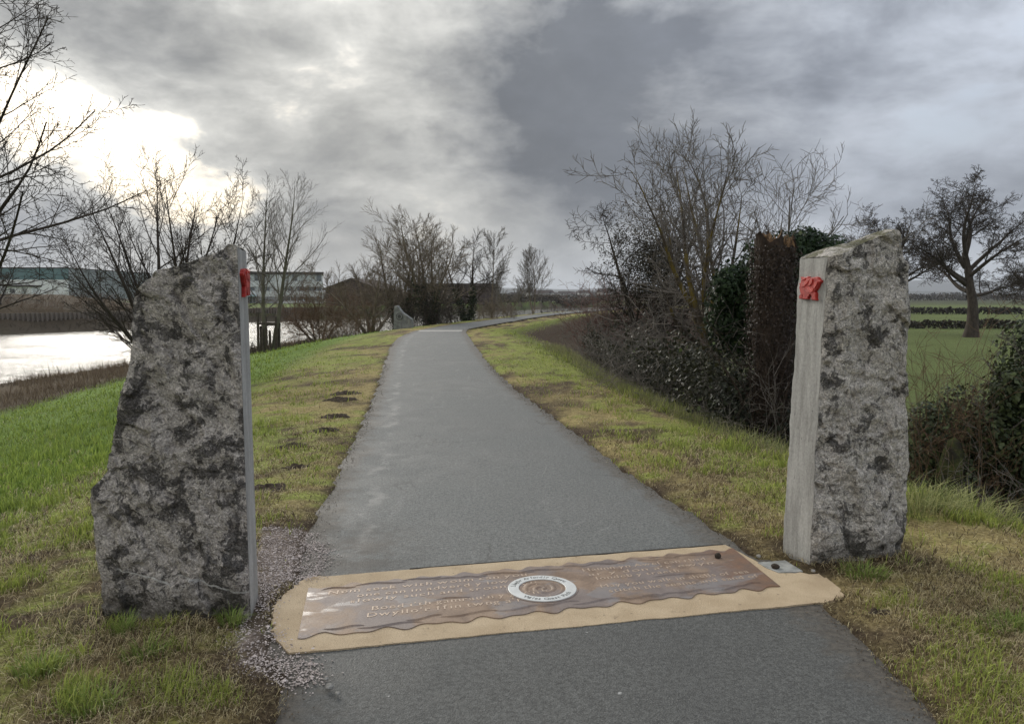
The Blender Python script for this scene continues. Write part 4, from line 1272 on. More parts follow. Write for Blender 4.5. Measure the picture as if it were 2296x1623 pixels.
mk('trunk', V, grid_faces(n, m_, True), B_DEAD, bt, smooth=True)
# splintered wood inside the break
rings = []
for j, f in enumerate(np.linspace(1, 0, 9)):
    a = np.linspace(0, 2 * np.pi, m_, endpoint=False)
    r_ = rad[-1] * f * .97
    zt = hgt - .035 + jag[-1] * f + (.10 * fbm(np.stack([np.cos(a) * f * 4, np.sin(a) * f * 4, a * 0 + 3], -1), 3, 15)) + .05 * (1 - f)
    rings.append(np.stack([np.cos(a) * r_, np.sin(a) * r_, zt], -1))
splm = simple('splintered_wood', (.24, .15, .075), (.075, .045, .028), 14., .9, .02, 40., stretch=(1, 1, .3))
mk('broken_top', np.concatenate(rings), grid_faces(9, m_, True), splm, bt)
rg = np.random.default_rng(9)
mb = MB()
for i in range(46):
    a = rg.uniform(0, 6.28); r_ = .22 * math.sqrt(rg.random()); x_, y_ = r_ * math.cos(a), r_ * math.sin(a)
    h_ = rg.uniform(.05, .16); s_ = rg.uniform(.008, .02); lx, ly = rg.normal(size=2) * .03
    mb.add([(x_ - s_, y_ - s_, hgt - .06), (x_ + s_, y_ - s_, hgt - .06), (x_ + s_, y_ + s_, hgt - .06), (x_ - s_, y_ + s_, hgt - .06), (x_ + lx, y_ + ly, hgt + h_)], [(0, 1, 4), (1, 2, 4), (2, 3, 4), (3, 0, 4)])
mb.build('splinters', splm, bt)
st = [((.29 * math.cos(a), .29 * math.sin(a), rg.uniform(0, 1.2)), (rg.normal() * .25, rg.normal() * .25, 1), rg.uniform(1.0, 2.2), rg.uniform(.006, .014), 10, .07, .03, 4) for a in rg.uniform(3.0, 6.4, 46)]
sk = skeleton(29, st, [(4, .1, .9, 45, 15, .3, .3, 5, .15, -.06, .6, 3)], .5, .003)
mk('dead_ivy_stems', *merge([tubes(*k) for k in sk]), B_DEAD, bt, smooth=True)['kind'] = 'stuff'
n = 7000
a = rg.uniform(0, 6.283, n); zz = rg.uniform(.5, hgt - .03, n); dn = np.stack([np.cos(a), np.sin(a), a * 0], -1)
Cc = dn * (.25 + .05 * np.abs(rg.normal(size=n)) + .04 * fb2(a * 2, zz, 2., 3, 5))[:, None] + np.stack([a * 0, a * 0, zz], -1)
kk = rg.random((n, 1))
leaf_mesh(Cc, dn, .034, np.array((.026, .019, .015)) * (1 - kk) + np.array((.060, .043, .033)) * kk, rg, 'dead_ivy_leaves', bt, LEAFM)['kind'] = 'stuff'
# ivy-clad evergreen mass behind the trunk and round its foot
def ivy_mass(name, label, blobs, n, size, seed, cols, twigs=0, loc=None, cat='ivy'):
    rg = np.random.default_rng(seed)
    loc = loc or (blobs[0][0], blobs[0][1], gz(blobs[0][0], blobs[0][1], 0))
    r = thing(name, label, cat, loc)
    wts = np.array([b[3] * b[4] * b[5] for b in blobs]) ** .67; wts /= wts.sum()
    k = rg.choice(len(blobs), n, p=wts)
    B = np.array(blobs, float)
    d = nrmz(rg.normal(size=(n, 3)))
    lum = 1 + .30 * fbm(d * 2.2 + k[:, None] * 7., 3, seed)
    rr0 = rg.random(n) ** .35
    Cc = B[k, :3] + d * B[k, 3:6] * (rr0 * lum)[:, None] - np.array(loc)
    leaf_mesh(Cc, d + np.array((0, 0, .35)), size, cols(rg, n), rg, 'leaves', r, LEAFM)
    st = []
    for i in range(twigs):
        j = rg.integers(0, len(blobs)); b = B[j]
        d = nrmz(rg.normal(size=3) + np.array((0, 0, .4)))
        st.append((b[:3] + d * b[3:6] * .3 - np.array(loc), d + np.array((0, 0, .3)), float(np.mean(b[3:6])) * rg.uniform(.8, 1.35), rg.uniform(.006, .014), 7, .10, .0, 4))
    if st:
        sk = skeleton(seed + 1, st, [(5, .2, 1, 42, 14, .4, .3, 4, .14, .02, .6, 3)], .5, .003)
        mk('stems', *merge([tubes(*k_) for k_ in sk]), B_GREY, r, smooth=True)['kind'] = 'stuff'
    return r
ivy_mass('evergreen_shrub', 'dark green evergreen crown of leaves behind the broken trunk', [(3.9, 12.0, 1.7, .55, .6, .75), (4.75, 12.2, 1.9, .62, .6, .62), (3.55, 12.4, 1.3, .5, .5, .8), (4.3, 12.3, .9, .9, .7, .9), (4.2, 12.2, 2.2, .55, .5, .45), (5.1, 12.2, 1.5, .5, .5, .5), (4.95, 12.2, 2.25, .42, .4, .36), (4.55, 12.1, 2.45, .30, .3, .26), (3.35, 12.0, 1.75, .30, .3, .42)], 26000, .065, 91, lambda r_, n_: ivy_cols(r_, n_, (.012, .028, .010), (.032, .060, .018), .02), 30, cat='shrub')
ivy_mass('ivy', 'black-green ivy round the foot of the broken trunk', [(3.0, 10.2, -.1, .45, .4, .8), (3.5, 10.0, -.3, .5, .45, .7), (3.9, 10.3, .2, .5, .5, 1.0), (2.7, 10.8, -.5, .5, .5, .5), (4.3, 10.4, .3, .5, .5, 1.1)], 11000, .06, 92, lambda r_, n_: ivy_cols(r_, n_, (.008, .012, .006), (.026, .034, .014), .01), 60)
# ivy hedge at the right edge
ivy_mass('ivy_hedge', 'thick dark ivy hedge at the right edge behind the right stone', [(4.95, 7.3, .60, .42, .4, .45), (5.15, 7.4, 1.02, .45, .4, .5), (4.55, 7.2, .28, .30, .3, .42), (5.2, 7.6, .2, .7, .5, .7), (4.7, 7.5, -.3, .7, .45, .45), (5.5, 7.5, 1.25, .5, .5, .5), (4.2, 7.25, -.15, .25, .3, .35), (4.02, 7.45, .05, .32, .3, .62), (4.42, 7.6, .15, .40, .3, .60), (3.95, 7.3, -.35, .3, .3, .35), (4.62, 7.1, .75, .22, .25, .30), (4.85, 7.0, .1, .35, .3, .5), (4.9, 7.2, 1.0, .2, .25, .35)], 28000, .048, 93, lambda r_, n_: ivy_cols(r_, n_, (.022, .034, .015), (.080, .100, .042), .10), 130, cat='hedge')
scrub('bare_shrub', 'thin bare upright stems between the right stone and the ivy hedge', 'shrub', 3.75, 4.7, 6.9, 7.6, 1.9, 90, 95, B_BROWN, .14, .0022, .006, wig=.05, up=.03)
scrub('bare_shrub', 'pale tangled dead stems over the foot of the ivy hedge', 'shrub', 3.85, 5.0, 6.5, 7.0, 1.1, 110, 96, B_GREY, .9, .0022, .006, wig=.18, up=-.08)
mossm = simple('mossy_bark', (.075, .088, .024), (.028, .025, .018), 9., .95, .03, 22.)
n, m_ = 30, 26
th_, vv = np.meshgrid(np.linspace(0, 2 * np.pi, m_, endpoint=False), np.linspace(0, 1, n))
q = np.stack([np.cos(th_), np.sin(th_), vv * 2], -1)
rad = .10 * (1 + .7 * np.exp(-vv * 5)) * np.sqrt(np.clip(1 - (vv - .0) ** 6, 0, 1)) + fbm(q * 2.3, 3, 31) * .035 * (1 - vv ** 6)
V = np.stack([np.cos(th_) * rad + vv * .06, np.sin(th_) * rad, vv * .78 - .1], -1).reshape(-1, 3)
mo = mk('mossy_stump', V, grid_faces(n, m_, True), mossm, smooth=True)
mo.location = (4.02, 7.05, gz(4.02, 7.05, 0))
mo.scale = (1, 1, 1.25)
tag(mo, 'moss-green tree stump just right of the right stone', 'tree stump')

# ---- field oaks
def oak(seed, h):
    st = [((0, 0, 0), (.02, 0, 1), h * .56, h * .031, 10, .03, .0, 12)]
    a0 = skeleton(seed, st, [], stip=.5)
    flare(a0, .8, .5)
    p_ = a0[0][0]
    rg = np.random.default_rng(seed)
    lim = []
    T = [10, 30, 50, 24, 62, 40, 74, 18, 84, 56, 36]
    for i in range(10):
        az = 2.4 * i + rg.random() * .4; ti = R(T[i])
        f = .48 + .52 * (1 - ti / R(84))
        P0 = p_[0, 0] * (1 - f) + p_[0, -1] * f
        lim.append((P0, (math.sin(ti) * math.cos(az), math.sin(ti) * math.sin(az), math.cos(ti)), h * rg.uniform(.42, .50), h * .0145, 10, .06, .03, 6))
    return [a0[0]] + skeleton(seed + 1, lim, [(10, .25, 1, 46, 10, .44, .35, 6, .09, .03, .42, 4), (8, .15, 1, 44, 12, .48, .3, 4, .11, .03, .5, 3), (5, .15, 1, 44, 14, .50, .3, 3, .13, .02, .6, 3), (4, .1, 1, 44, 14, .55, .3, 1, .14, .0, .7, 3)], .35, .015)
def place(o, loc, rz, sc, label):
    o.location = loc; o.rotation_euler = (0, 0, rz); o.scale = (sc * 1.14, sc * 1.14, sc)
    o['label'] = label
k1 = plant('oak_tree', '', 'tree', (0, 0, 0), oak(51, 12.9), 2, (B_DARK, B_DARK), 'bare oaks in the field')
k2 = copy_tree(k1); k3 = copy_tree(k1)
place(k1, (38.9, 65.5, gz(38.9, 65.5)), 0., 1.02, 'large bare oak with domed crown standing in the green field')
place(k2, (45.5, 92.0, gz(45.5, 92.)), 2.0, 1.03, 'bare oak with domed crown half hidden behind the right stone')
place(k3, (32.0, 47.0, gz(32., 47.)), 4.1, .60, 'smaller bare oak cut by the right edge beyond the hedge')

# ================================================================== FAR BANK
pilem = simple('rusty_sheet_pile', (.13, .108, .085), (.20, .17, .14), 3., .8, .01, 12., stretch=(1, 1, .3))
capm = simple('pile_recess', (.022, .018, .015), (.04, .033, .028), 4., .9)
wy = np.linspace(58, 128, 700)
wx = xF(wy) - 3.75
seg = np.concatenate([[0], np.cumsum(np.hypot(np.diff(wx), np.diff(wy)))])
pitch = .50
npile = int(seg[-1] / pitch)
sp = thing('sheet_pile_wall', 'dark corrugated sheet pile wall along the far river bank', 'river wall', (0, 0, 0))
mb = MB()
prof = [(-.25, .0), (-.14, .0), (-.105, -.26), (.105, -.26), (.14, .0), (.25, .0), (.25, .06), (-.25, .06)]
mb.prism(prof, -1.25, 0)
pile = mb.build('pile', pilem, sp)
pmesh = pile.data
for i in range(npile):
    s_ = (i + .5) * pitch
    x_, y_ = np.interp(s_, seg, wx), np.interp(s_, seg, wy)
    x2, y2 = np.interp(s_ + .4, seg, wx), np.interp(s_ + .4, seg, wy)
    ob = pile if i == 0 else pile.copy()
    if i:
        COL.objects.link(ob); ob.parent = sp
    ob.location = (x_, y_, -.14 + .02 * math.sin(i * 1.7))
    ob.rotation_euler = (0, 0, math.atan2(y2 - y_, x2 - x_))
# scrub and rank grass on the far bank
rg = np.random.default_rng(77)
def far_scrub(label, y0, y1, d0, d1, n, h, seed, mat):
    rg = np.random.default_rng(seed)
    ys = rg.uniform(y0, y1, n); xs = xF(ys) - rg.uniform(d0, d1, n)
    zs = height(xs, ys, False)
    st = [((xs[i] - xs[0], ys[i] - ys[0], zs[i] - zs[0]), (rg.normal() * .5, rg.normal() * .5, 1), h * rg.uniform(.4, 1.2), .02, 5, .12, .0, 3) for i in range(n)]
    sk = skeleton(seed, st, [(6, .15, 1, 42, 14, .5, .3, 4, .14, 0, .7, 3)], .6, .012)
    plant('scrub', label, 'scrub', (xs[0], ys[0], zs[0]), sk, 1, (mat, mat), None, ('stems', 'branches'))
far_scrub('brown winter scrub covering the far bank above the sheet piles', 62, 106, 4.6, 15, 480, 1.4, 78, B_BROWN)
far_scrub('dark scrub at the water edge below the sheet piles', 60, 122, .4, 3.0, 330, .65, 79, B_DARK)
far_scrub('tall reddish brown willow scrub on the far bank left of the barn', 117, 165, 1.0, 7, 330, 5.2, 80, B_BROWN)
sk = skeleton(31, [((.3 * i, .1 * i, 0), (rg.normal() * .25, 0, 1), 6.0, .11, 9, .05, .02, 6) for i in range(4)], [(12, .1, 1, 48, 12, .42, .4, 5, .10, .03, .5, 3), (7, .1, 1, 44, 14, .45, .3, 3, .13, .02, .6, 3), (5, .1, 1, 44, 14, .5, .3, 2, .14, .02, .65, 3)], .4, .014)
plant('bare_tree', 'dark bushy tree on the far bank at the left edge', 'tree', (-56.8, 84.5, gz(-56.8, 84.5)), sk, 1, (B_DARK, B_DARK))

# ================================================================== BUILDINGS
clad = simple('pale_cladding', (.70, .72, .73), (.62, .64, .65), .4, .6, spec=.3, stretch=(1, 1, .2))
white = simple('white_cladding', (.80, .81, .81), (.72, .73, .74), .5, .6)
teal = simple('teal_cladding', (.12, .20, .215), (.15, .235, .25), .4, .55)
greyc = simple('grey_cladding', (.24, .26, .26), (.32, .335, .335), .5, .6, stretch=(1, 1, .1))
darkf = simple('dark_fascia', (.045, .036, .034), (.06, .05, .046), 1., .7)
glassm, t, p, o = material('window_glass')
p.inputs['Base Color'].default_value = (.09, .11, .12, 1); p.inputs['Roughness'].default_value = .12; p.inputs['Specular IOR Level'].default_value = .8
framem = simple('grey_window_frame', (.30, .31, .32), (.25, .26, .27), 2., .5)
blindm = simple('pale_blind', (.58, .61, .62), (.48, .51, .52), 1.2, .6)
brickm = simple('dark_brick', (.060, .045, .040), (.085, .066, .058), 3., .9)
roofm = simple('brown_roof', (.060, .048, .043), (.08, .064, .058), 1.5, .9)
# three-storey office beyond the river: local x along the facade, y into depth
of = thing('office_building', 'pale three-storey office block with dark roof edge beyond the river', 'building', (-75.3, 218, -.4), R(14))
OW, OH = 21.6, 9.0
mb = MB(); mb.box(0, OW, .25, 14, 0, OH - .75); mb.build('wall', clad, of)
mb = MB(); mb.box(-.3, OW + .3, -.25, 14.3, OH - .75, OH); mb.build('roof_fascia', darkf, of)
for k, (z0, z1) in enumerate([(4.75, 6.35), (1.95, 3.55)]):
    mb = MB(); mb.box(-.05, OW + .05, .0, .25, z0, z1); mb.build('spandrel', clad, of)
rg = np.random.default_rng(3)
def window(x0, x1, z0, z1, parent, y=.08, blind=False):
    mb = MB()
    mb.box(x0, x1, y, .24, z0, z0 + .09); mb.box(x0, x1, y, .24, z1 - .09, z1)
    mb.box(x0, x0 + .08, y, .24, z0 + .09, z1 - .09); mb.box(x1 - .08, x1, y, .24, z0 + .09, z1 - .09)
    wn = mb.build('window', framem, parent)
    mb = MB(); mb.box(x0 + .08, x1 - .08, y + .08, y + .12, z0 + .09, z1 - .09); mb.build('pane', blindm if blind else glassm, wn)
for row, (z0, z1) in enumerate([(6.38, 8.22), (3.58, 4.72)]):
    x_ = .3
    while x_ < OW - 1.2:
        if abs(x_ - 8.9) < .75:
            mb = MB(); mb.box(x_, x_ + 1.0, .04, .24, z0, z1); mb.build('pier', clad, of); x_ += 1.1; continue
        w_ = 1.28
        window(x_, x_ + w_, z0, z1, of, .08, rg.random() < (.55 if row == 0 else .3)); x_ += w_ + .06
for x_ in np.arange(9.2, OW - 1.3, 1.75):
    window(x_, x_ + 1.6, .75, 1.90, of)
mb = MB(); mb.box(9.0, OW, -.06, .2, 0, .7); mb.build('plinth', white, of)
mb = MB(); mb.box(3.6, 8.8, .05, .2, 0, 1.9); mb.build('entrance_wall', framem, of)
cn = simple('pale_blue_canopy', (.30, .42, .47), (.38, .5, .55), 1., .4)
mb = MB(); mb.prism([(-.4, -1.6), (3.4, -1.6), (3.4, .3), (-.4, .3)], 2.0, 2.5); mb.build('canopy', cn, of)
for x_ in np.arange(-.2, 3.2, .85):
    window(x_, x_ + .78, .2, 1.95, of, -.02)
# long factory on the left
fa = thing('factory_building', 'long low factory with teal upper band and grey side at the far left', 'building', (-138, 178, 1.0), R(3))
FL, FH = 35.3, 7.3
mb = MB(); mb.box(0, FL, .2, 46, 0, FH - .25); mb.build('wall', white, fa)
mb = MB(); mb.box(-.05, FL + .12, 0, 46, 4.5, FH - .2); mb.build('upper_band', teal, fa)
mb = MB(); mb.box(-.2, FL + .3, -.15, 46.2, FH - .2, FH); mb.build('roof_edge', darkf, fa)
for i in range(23):
    y0 = .25 + i * 2.
    mb = MB(); mb.box(FL - .02, FL + .22 + .02 * (i % 2), y0, y0 + 1.95, 0, FH - .22); mb.build('cladding_panel', greyc, fa)
for i in range(12):
    mb = MB(); mb.box(.3 + i * 2.9, .3 + i * 2.9 + 2.85, .02 + .01 * (i % 2), .22, 0.1, 4.48); mb.build('cladding_panel', white, fa)
sb = thing('site_cabin', 'small white cabin with dark roof in front of the factory', 'building', (-104.5, 160, 1.6), R(2))
mb = MB(); mb.box(0, 5.4, 0, 3, 0, 2.0); mb.build('wall', white, sb)
mb = MB(); mb.box(-.3, 5.7, -.3, 3.3, 2.0, 2.35); mb.build('roof', darkf, sb)
mb = MB(); mb.box(1.0, 2.0, -.05, .05, .8, 1.6); mb.build('window', glassm, sb)
mb = MB(); mb.box(3.4, 4.3, -.05, .05, 0, 1.8); mb.build('door', greyc, sb)
# gabled brown barn behind the willows
ba = thing('barn', 'brown gabled barn half hidden behind the willow scrub', 'building', (-31.5, 152, -.6), R(-6))
mb = MB(); mb.prism([(-5.2, 0), (5.2, 0), (5.2, 3.6), (0, 5.5), (-5.2, 3.6)], 0, 20, 'y'); mb.build('wall', brickm, ba)
for s_ in (-1, 1):
    mb = MB(); mb.prism([(0, 5.52), (0, 5.8), (s_ * 5.7, 3.75), (s_ * 5.7, 3.46)], -.3, 20.3, 'y'); mb.build('roof', roofm, ba)
wh = thing('warehouse', 'long low dark warehouse roofline behind the willows', 'building', (-16, 196, -.4), 0)
mb = MB(); mb.box(-9, 12, 0, 20, 0, 4.6); mb.build('wall', brickm, wh)
mb = MB(); mb.box(-9.3, 12.3, -.3, 20.3, 4.6, 5.3); mb.build('roof', roofm, wh)
# houses of the far town
rg = np.random.default_rng(17)
hw = [simple('house_wall_white', (.55, .54, .52), (.48, .47, .45), .3, .8), simple('house_wall_buff', (.36, .30, .24), (.30, .25, .2), .3, .8)]
for i in range(16):
    y_ = rg.uniform(620, 1250)
    px = 1160 + i * 17 + rg.uniform(-6, 6)
    x_ = (px - 1148) / 1734 * y_
    w_ = rg.uniform(8, 18); h_ = rg.uniform(4.5, 6.5)
    hs = thing('house', 'tiny pale house of the far town below the hills', 'house', (x_, y_, -1.2 + y_ * .001), rg.uniform(-.5, .5), 'houses of the far town')
    mb = MB(); mb.prism([(-w_ / 2, 0), (w_ / 2, 0), (w_ / 2, h_), (-w_ / 2, h_)], 0, 8, 'y'); mb.build('wall', hw[i % 2 if i % 3 else 0], hs)
    mb = MB(); mb.add([(-w_ / 2 - .3, -.4, h_), (w_ / 2 + .3, -.4, h_), (w_ / 2 + .3, 8.4, h_), (-w_ / 2 - .3, 8.4, h_), (-w_ / 2 - .3, 4, h_ + 2.8), (w_ / 2 + .3, 4, h_ + 2.8)], [(0, 1, 5, 4), (2, 3, 4, 5), (0, 4, 3), (1, 2, 5), (3, 2, 1, 0)]); mb.build('roof', roofm, hs)
    for s_ in (-.25, .25):
        mb = MB(); mb.box(w_ * s_ - .8, w_ * s_ + .8, -.06, .05, 1.2, 3.); mb.build('window', glassm, hs)

# ================================================================== FIELD HEDGES AND FAR WOODS
def hedge_mass(name, label, pts, h, wdt, n, size, seed, cola, colb, kind=None, cat='hedge'):
    rg = np.random.default_rng(seed)
    pts = np.array(pts, float)
    d = np.concatenate([[0], np.cumsum(np.hypot(*np.diff(pts, axis=0).T))])
    s_ = rg.uniform(0, d[-1], n)
    x_ = np.interp(s_, d, pts[:, 0]); y_ = np.interp(s_, d, pts[:, 1])
    lum = 1 + .35 * fb2(s_ / h * .35, s_ * 0, 1., 3, seed) + .25 * fb2(s_ / h * 1.3, s_ * 0, 1., 2, seed + 2)
    zf = rg.random(n) ** .7
    off = rg.normal(size=n) * wdt * .3 * (1 - zf * .5)
    zg = height(x_, y_ , False)
    o0 = np.array((pts[0, 0], pts[0, 1], float(zg.mean())))
    Cc = np.stack([x_ + rg.normal(size=n) * .2 * wdt, y_ + off, zg + zf * h * lum], -1) - o0
    k = rg.random((n, 1))
    cols = np.array(cola) * (1 - k) + np.array(colb) * k
    r = thing(name, label, cat, tuple(o0)) if not kind else None
    ob = leaf_mesh(Cc, rg.normal(size=(n, 3)) + np.array((0, -.6, .5)), size, cols, rg, 'foliage' if r else name, r, LEAFM)
    if kind:
        ob.location = tuple(o0); ob['kind'] = kind; ob['label'] = label; ob['category'] = cat
hedge_mass('field_hedge', 'dark clipped hedge crossing the green field behind the right stone', [(24, 84), (60, 82), (100, 80)], .85, 1.2, 9000, .30, 101, (.030, .026, .018), (.060, .052, .032))
hedge_mass('field_hedge', 'farther dark hedge line at the back of the green field', [(20, 150), (90, 150), (190, 146)], 1.3, 1.6, 8000, .55, 102, (.030, .028, .020), (.055, .05, .034))
hedge_mass('field_hedge', 'hedge line running away behind the right thicket', [(12, 30), (14, 60), (20, 110)], 1.3, 1.4, 5000, .35, 103, (.035, .028, .02), (.07, .055, .036))
hedge_mass('far_wood', 'dark line of far winter woodland across the plain', [(-260, 440), (-60, 430), (60, 430), (240, 460), (600, 500)], 3.2, 14, 16000, 1.1, 104, (.040, .034, .026), (.075, .065, .05), 'stuff', 'woodland')
hedge_mass('far_wood', 'farther band of woodland below the blue hills', [(-700, 900), (0, 850), (500, 820), (1300, 900)], 5.5, 40, 16000, 2.6, 105, (.045, .042, .036), (.085, .08, .068), 'stuff', 'woodland')
hedge_mass('far_wood', 'wooded river bank beyond the bend of the water', [(-28, 150), (-14, 196), (4, 240), (40, 300)], 2.2, 5, 12000, .5, 106, (.045, .034, .024), (.085, .066, .045), 'stuff', 'woodland')

# ================================================================== GRASS, REEDS, GRAVEL
def blades(X_, Y_, Z_, H_, Wd, lean, az, cols, name, label, cat, curl=.5, tipc=1.25):
    n = len(X_)
    B = np.stack([X_, Y_, Z_], -1)
    dirv = np.stack([np.cos(az), np.sin(az), np.zeros(n)], -1)
    side = np.stack([-np.sin(az + .6), np.cos(az + .6), np.zeros(n)], -1)
    up = np.array((0, 0, 1.))
    l1 = lean * (1 - curl); l2 = np.minimum(lean * (1 + curl), 1.75)
    m1 = B + (dirv * np.sin(l1)[:, None] + up * np.cos(l1)[:, None]) * (H_ * .55)[:, None]
    tp = m1 + (dirv * np.sin(l2)[:, None] + up * np.cos(l2)[:, None]) * (H_ * .5)[:, None]
    w_ = (Wd * .5)[:, None]
    V = np.stack([B - side * w_, B + side * w_, m1 - side * w_ * .8, m1 + side * w_ * .8, tp], 1).reshape(-1, 3)
    i = np.arange(n)[:, None] * 5
    far = (Y_ > 9)
    Q = (i + np.array((0, 1, 3, 2)))[~far]; T = np.concatenate([(i + np.array((2, 3, 4)))[~far], (i + np.array((0, 1, 4)))[far]])
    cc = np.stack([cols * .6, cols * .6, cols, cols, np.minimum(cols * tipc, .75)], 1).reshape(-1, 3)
    ob = mk(name, V, [Q, T], GRASSM, col=cc, kind='stuff')
    ob['label'] = label; ob['category'] = cat
    return ob
rg = np.random.default_rng(2024)
def scatter(n, r0, r1, a0, a1, pw=1.):
    inv = 1 / r1 + (1 / r0 - 1 / r1) * rg.random(n) ** pw
    r_ = 1 / inv
    a = np.radians(rg.uniform(a0, a1, n))
    return r_ * np.sin(a), r_ * np.cos(a), r_
x_, y_, r_ = scatter(470000, 2.2, 60, -42, 42)
dl, dr = xL(y_) - x_, x_ - xR(y_)
e = np.maximum(dl, dr)
cl = fb2(x_, y_, 3.4, 3, 301)       # tuft pattern
c2 = fb2(x_, y_, .8, 3, 302)
c3 = fb2(x_, y_, 7.5, 2, 303)
keep = (e > .015 + .05 * np.abs(c3) + (r_ > 15) * .02) & ~inside(x_, y_, POLY_BAND)
keep &= (dl < 11.2) & (np.where(dr > dl, dr, 0) < 3.2 + 2.5 * (y_ < 8))
gravel = inside(x_, y_, POLY_GRAVEL)
keep &= ~(gravel & (rg.random(len(x_)) < .97))
for (mx, my, mr_) in MOLES:
    keep &= ~((((x_ - mx) / 1.25) ** 2 + (y_ - my) ** 2 < (mr_ * .58) ** 2) & (rg.random(len(x_)) < .9))
# feet of the stones
keep &= ~((x_ > -2.06) & (x_ < -1.28) & (y_ > 3.66) & (y_ < 3.98)) & ~((x_ > 1.74) & (x_ < 2.44) & (y_ > 4.5 + (x_ - 1.75) * .25) & (y_ < 4.72 + (x_ - 1.75) * .25))
slopeL = sst(dl + c2 * .7, 1.9, 3.0) * (dl > dr)
ditchR = sst(dr + c2 * .5, 1.5, 2.2) * (dr > dl) * sst(y_, 5.5, 8)
green = sst(cl + .35 * c3 + .35 * c2, -.08, .25)             # 1 in green tufts
farm = sst(e, .45, 1.2)
greenness = np.clip(green * (.45 + .4 * farm) + slopeL * .8 + ditchR * .45, 0, 1)
# bare thin places in worn thatch
thin = (1 - sst(cl * .6 + c2, -.35, .05)) * (1 - slopeL)
edgew = sst(e, .45, .05)
keep &= rg.random(len(x_)) > np.maximum(thin * .8, edgew * .55)
x_, y_, r_, dl, dr, e, cl, c3, slopeL, ditchR, greenness = [k[keep] for k in (x_, y_, r_, dl, dr, e, cl, c3, slopeL, ditchR, greenness)]
n = len(x_)
isg = rg.random(n) < greenness
z_ = height(x_, y_) - .006
H_ = np.where(isg, rg.uniform(.04, .12, n) * (1 + 1.3 * np.clip(cl, 0, 1)), rg.uniform(.05, .16, n))
H_ = H_ * (1 + slopeL * .35 + ditchR * 1.3) * np.clip(.75 + r_ * .012, .8, 1.3)
H_ = H_ * (.45 + .55 * sst(e, .02, .5)) * .82 * (1 - .62 * sst(r_, 12, 30) * (dl < 3.5))
lean = np.where(isg, rg.uniform(.15, .85, n), rg.uniform(.85, 1.5, n))
az = rg.uniform(0, 6.283, n)
Wd = np.where(isg, rg.uniform(.0030, .0060, n), rg.uniform(.0020, .0042, n)) * np.clip(r_ / 4.2, .85, 8)
k = rg.random((n, 1))
gcol = np.array((.11, .175, .032)) * (1 - k) + np.array((.38, .47, .10)) * k
gyel = np.array((.29, .31, .07)) * (1 - k) + np.array((.54, .52, .16)) * k
wv = np.clip((1 - slopeL) * .55 + .25 * c3, 0, 1)[:, None] * rg.random((n, 1)) ** .6
gcol = gcol * (1 - wv) + gyel * wv
scol = np.array((.22, .16, .08)) * (1 - k) + np.array((.74, .64, .39)) * k
scol = np.where(rg.random((n, 1)) < .30 + .35 * sst(e, .35, .05)[:, None], np.array((.10, .070, .045)) * (.6 + .8 * k), scol)
cols = np.where(isg[:, None], gcol, scol)
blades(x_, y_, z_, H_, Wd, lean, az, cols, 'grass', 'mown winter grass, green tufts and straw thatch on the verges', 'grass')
# long bright tussock right of the right stone, and small upright tufts at the stones' feet
def tuft(label, x0, y0, n, h, spread, seed, colr, lean=(.2, 1.1)):
    rg2 = np.random.default_rng(seed)
    a = rg2.uniform(0, 6.283, n); rr = spread * rg2.random(n) ** .7
    xs, ys = x0 + np.cos(a) * rr, y0 + np.sin(a) * rr * .8
    kk = rg2.random((n, 1))
    cols = np.array(colr[0]) * (1 - kk) + np.array(colr[1]) * kk
    ob = blades(xs, ys, height(xs, ys) - .01, h * rg2.uniform(.5, 1.15, n), rg2.uniform(.003, .006, n) * max(1, y0 / 5), rg2.uniform(*lean, n), a + rg2.normal(size=n) * .6, cols, 'grass_tuft', label, 'grass tuft')
    del ob['kind']
G1, G2 = ((.12, .20, .04), (.36, .42, .13)), ((.13, .17, .05), (.46, .45, .20))
tuft('long pale green grass tussock beside the right stone', 2.95, 5.55, 380, .34, .30, 401, G2, (.5, 1.25))
tuft('long grass tussock in front of the mossy stump', 3.45, 5.75, 380, .30, .35, 402, G2, (.5, 1.25))
tuft('bright green tuft at the left foot of the left stone', -1.83, 3.52, 130, .13, .05, 403, G1, (.1, .8))
tuft('bright green tuft in straw below the left stone', -1.62, 3.28, 120, .10, .09, 404, G1)
tuft('green tuft at the right foot of the left stone', -1.36, 3.62, 130, .11, .06, 405, G1)
tuft('vivid green tuft near the lower left corner', -1.62, 2.86, 220, .11, .12, 406, G1)
tuft('green tuft at the left edge below the left stone', -2.02, 3.18, 200, .11, .10, 407, G1)
tuft('green tuft in the right foreground grass', 2.35, 3.55, 220, .11, .13, 408, G1)
tuft('green tuft at the foot of the right stone', 2.0, 4.25, 260, .10, .14, 409, G1)
tuft('yellow green tuft at the far right foreground', 2.75, 3.75, 240, .11, .14, 410, G1)
# pale rank grass along the lip of the right ditch
yy_ = rg.uniform(6.5, 26, 9000); xx_ = xR(yy_) + (1 + .5 * sst(yy_, 8, 30)) * rg.normal(1.95, .16, 9000)
kk = rg.random((9000, 1))
blades(xx_, yy_, height(xx_, yy_) - .01, rg.uniform(.10, .30, 9000), rg.uniform(.003, .005, 9000) * np.clip(yy_ / 6, 1, 4), rg.uniform(.2, 1.2, 9000), rg.uniform(0, 6.28, 9000), np.array((.10, .13, .045)) * (1 - kk) + np.array((.33, .31, .16)) * kk, 'rank_grass', 'pale rank grass along the lip of the right ditch', 'grass')
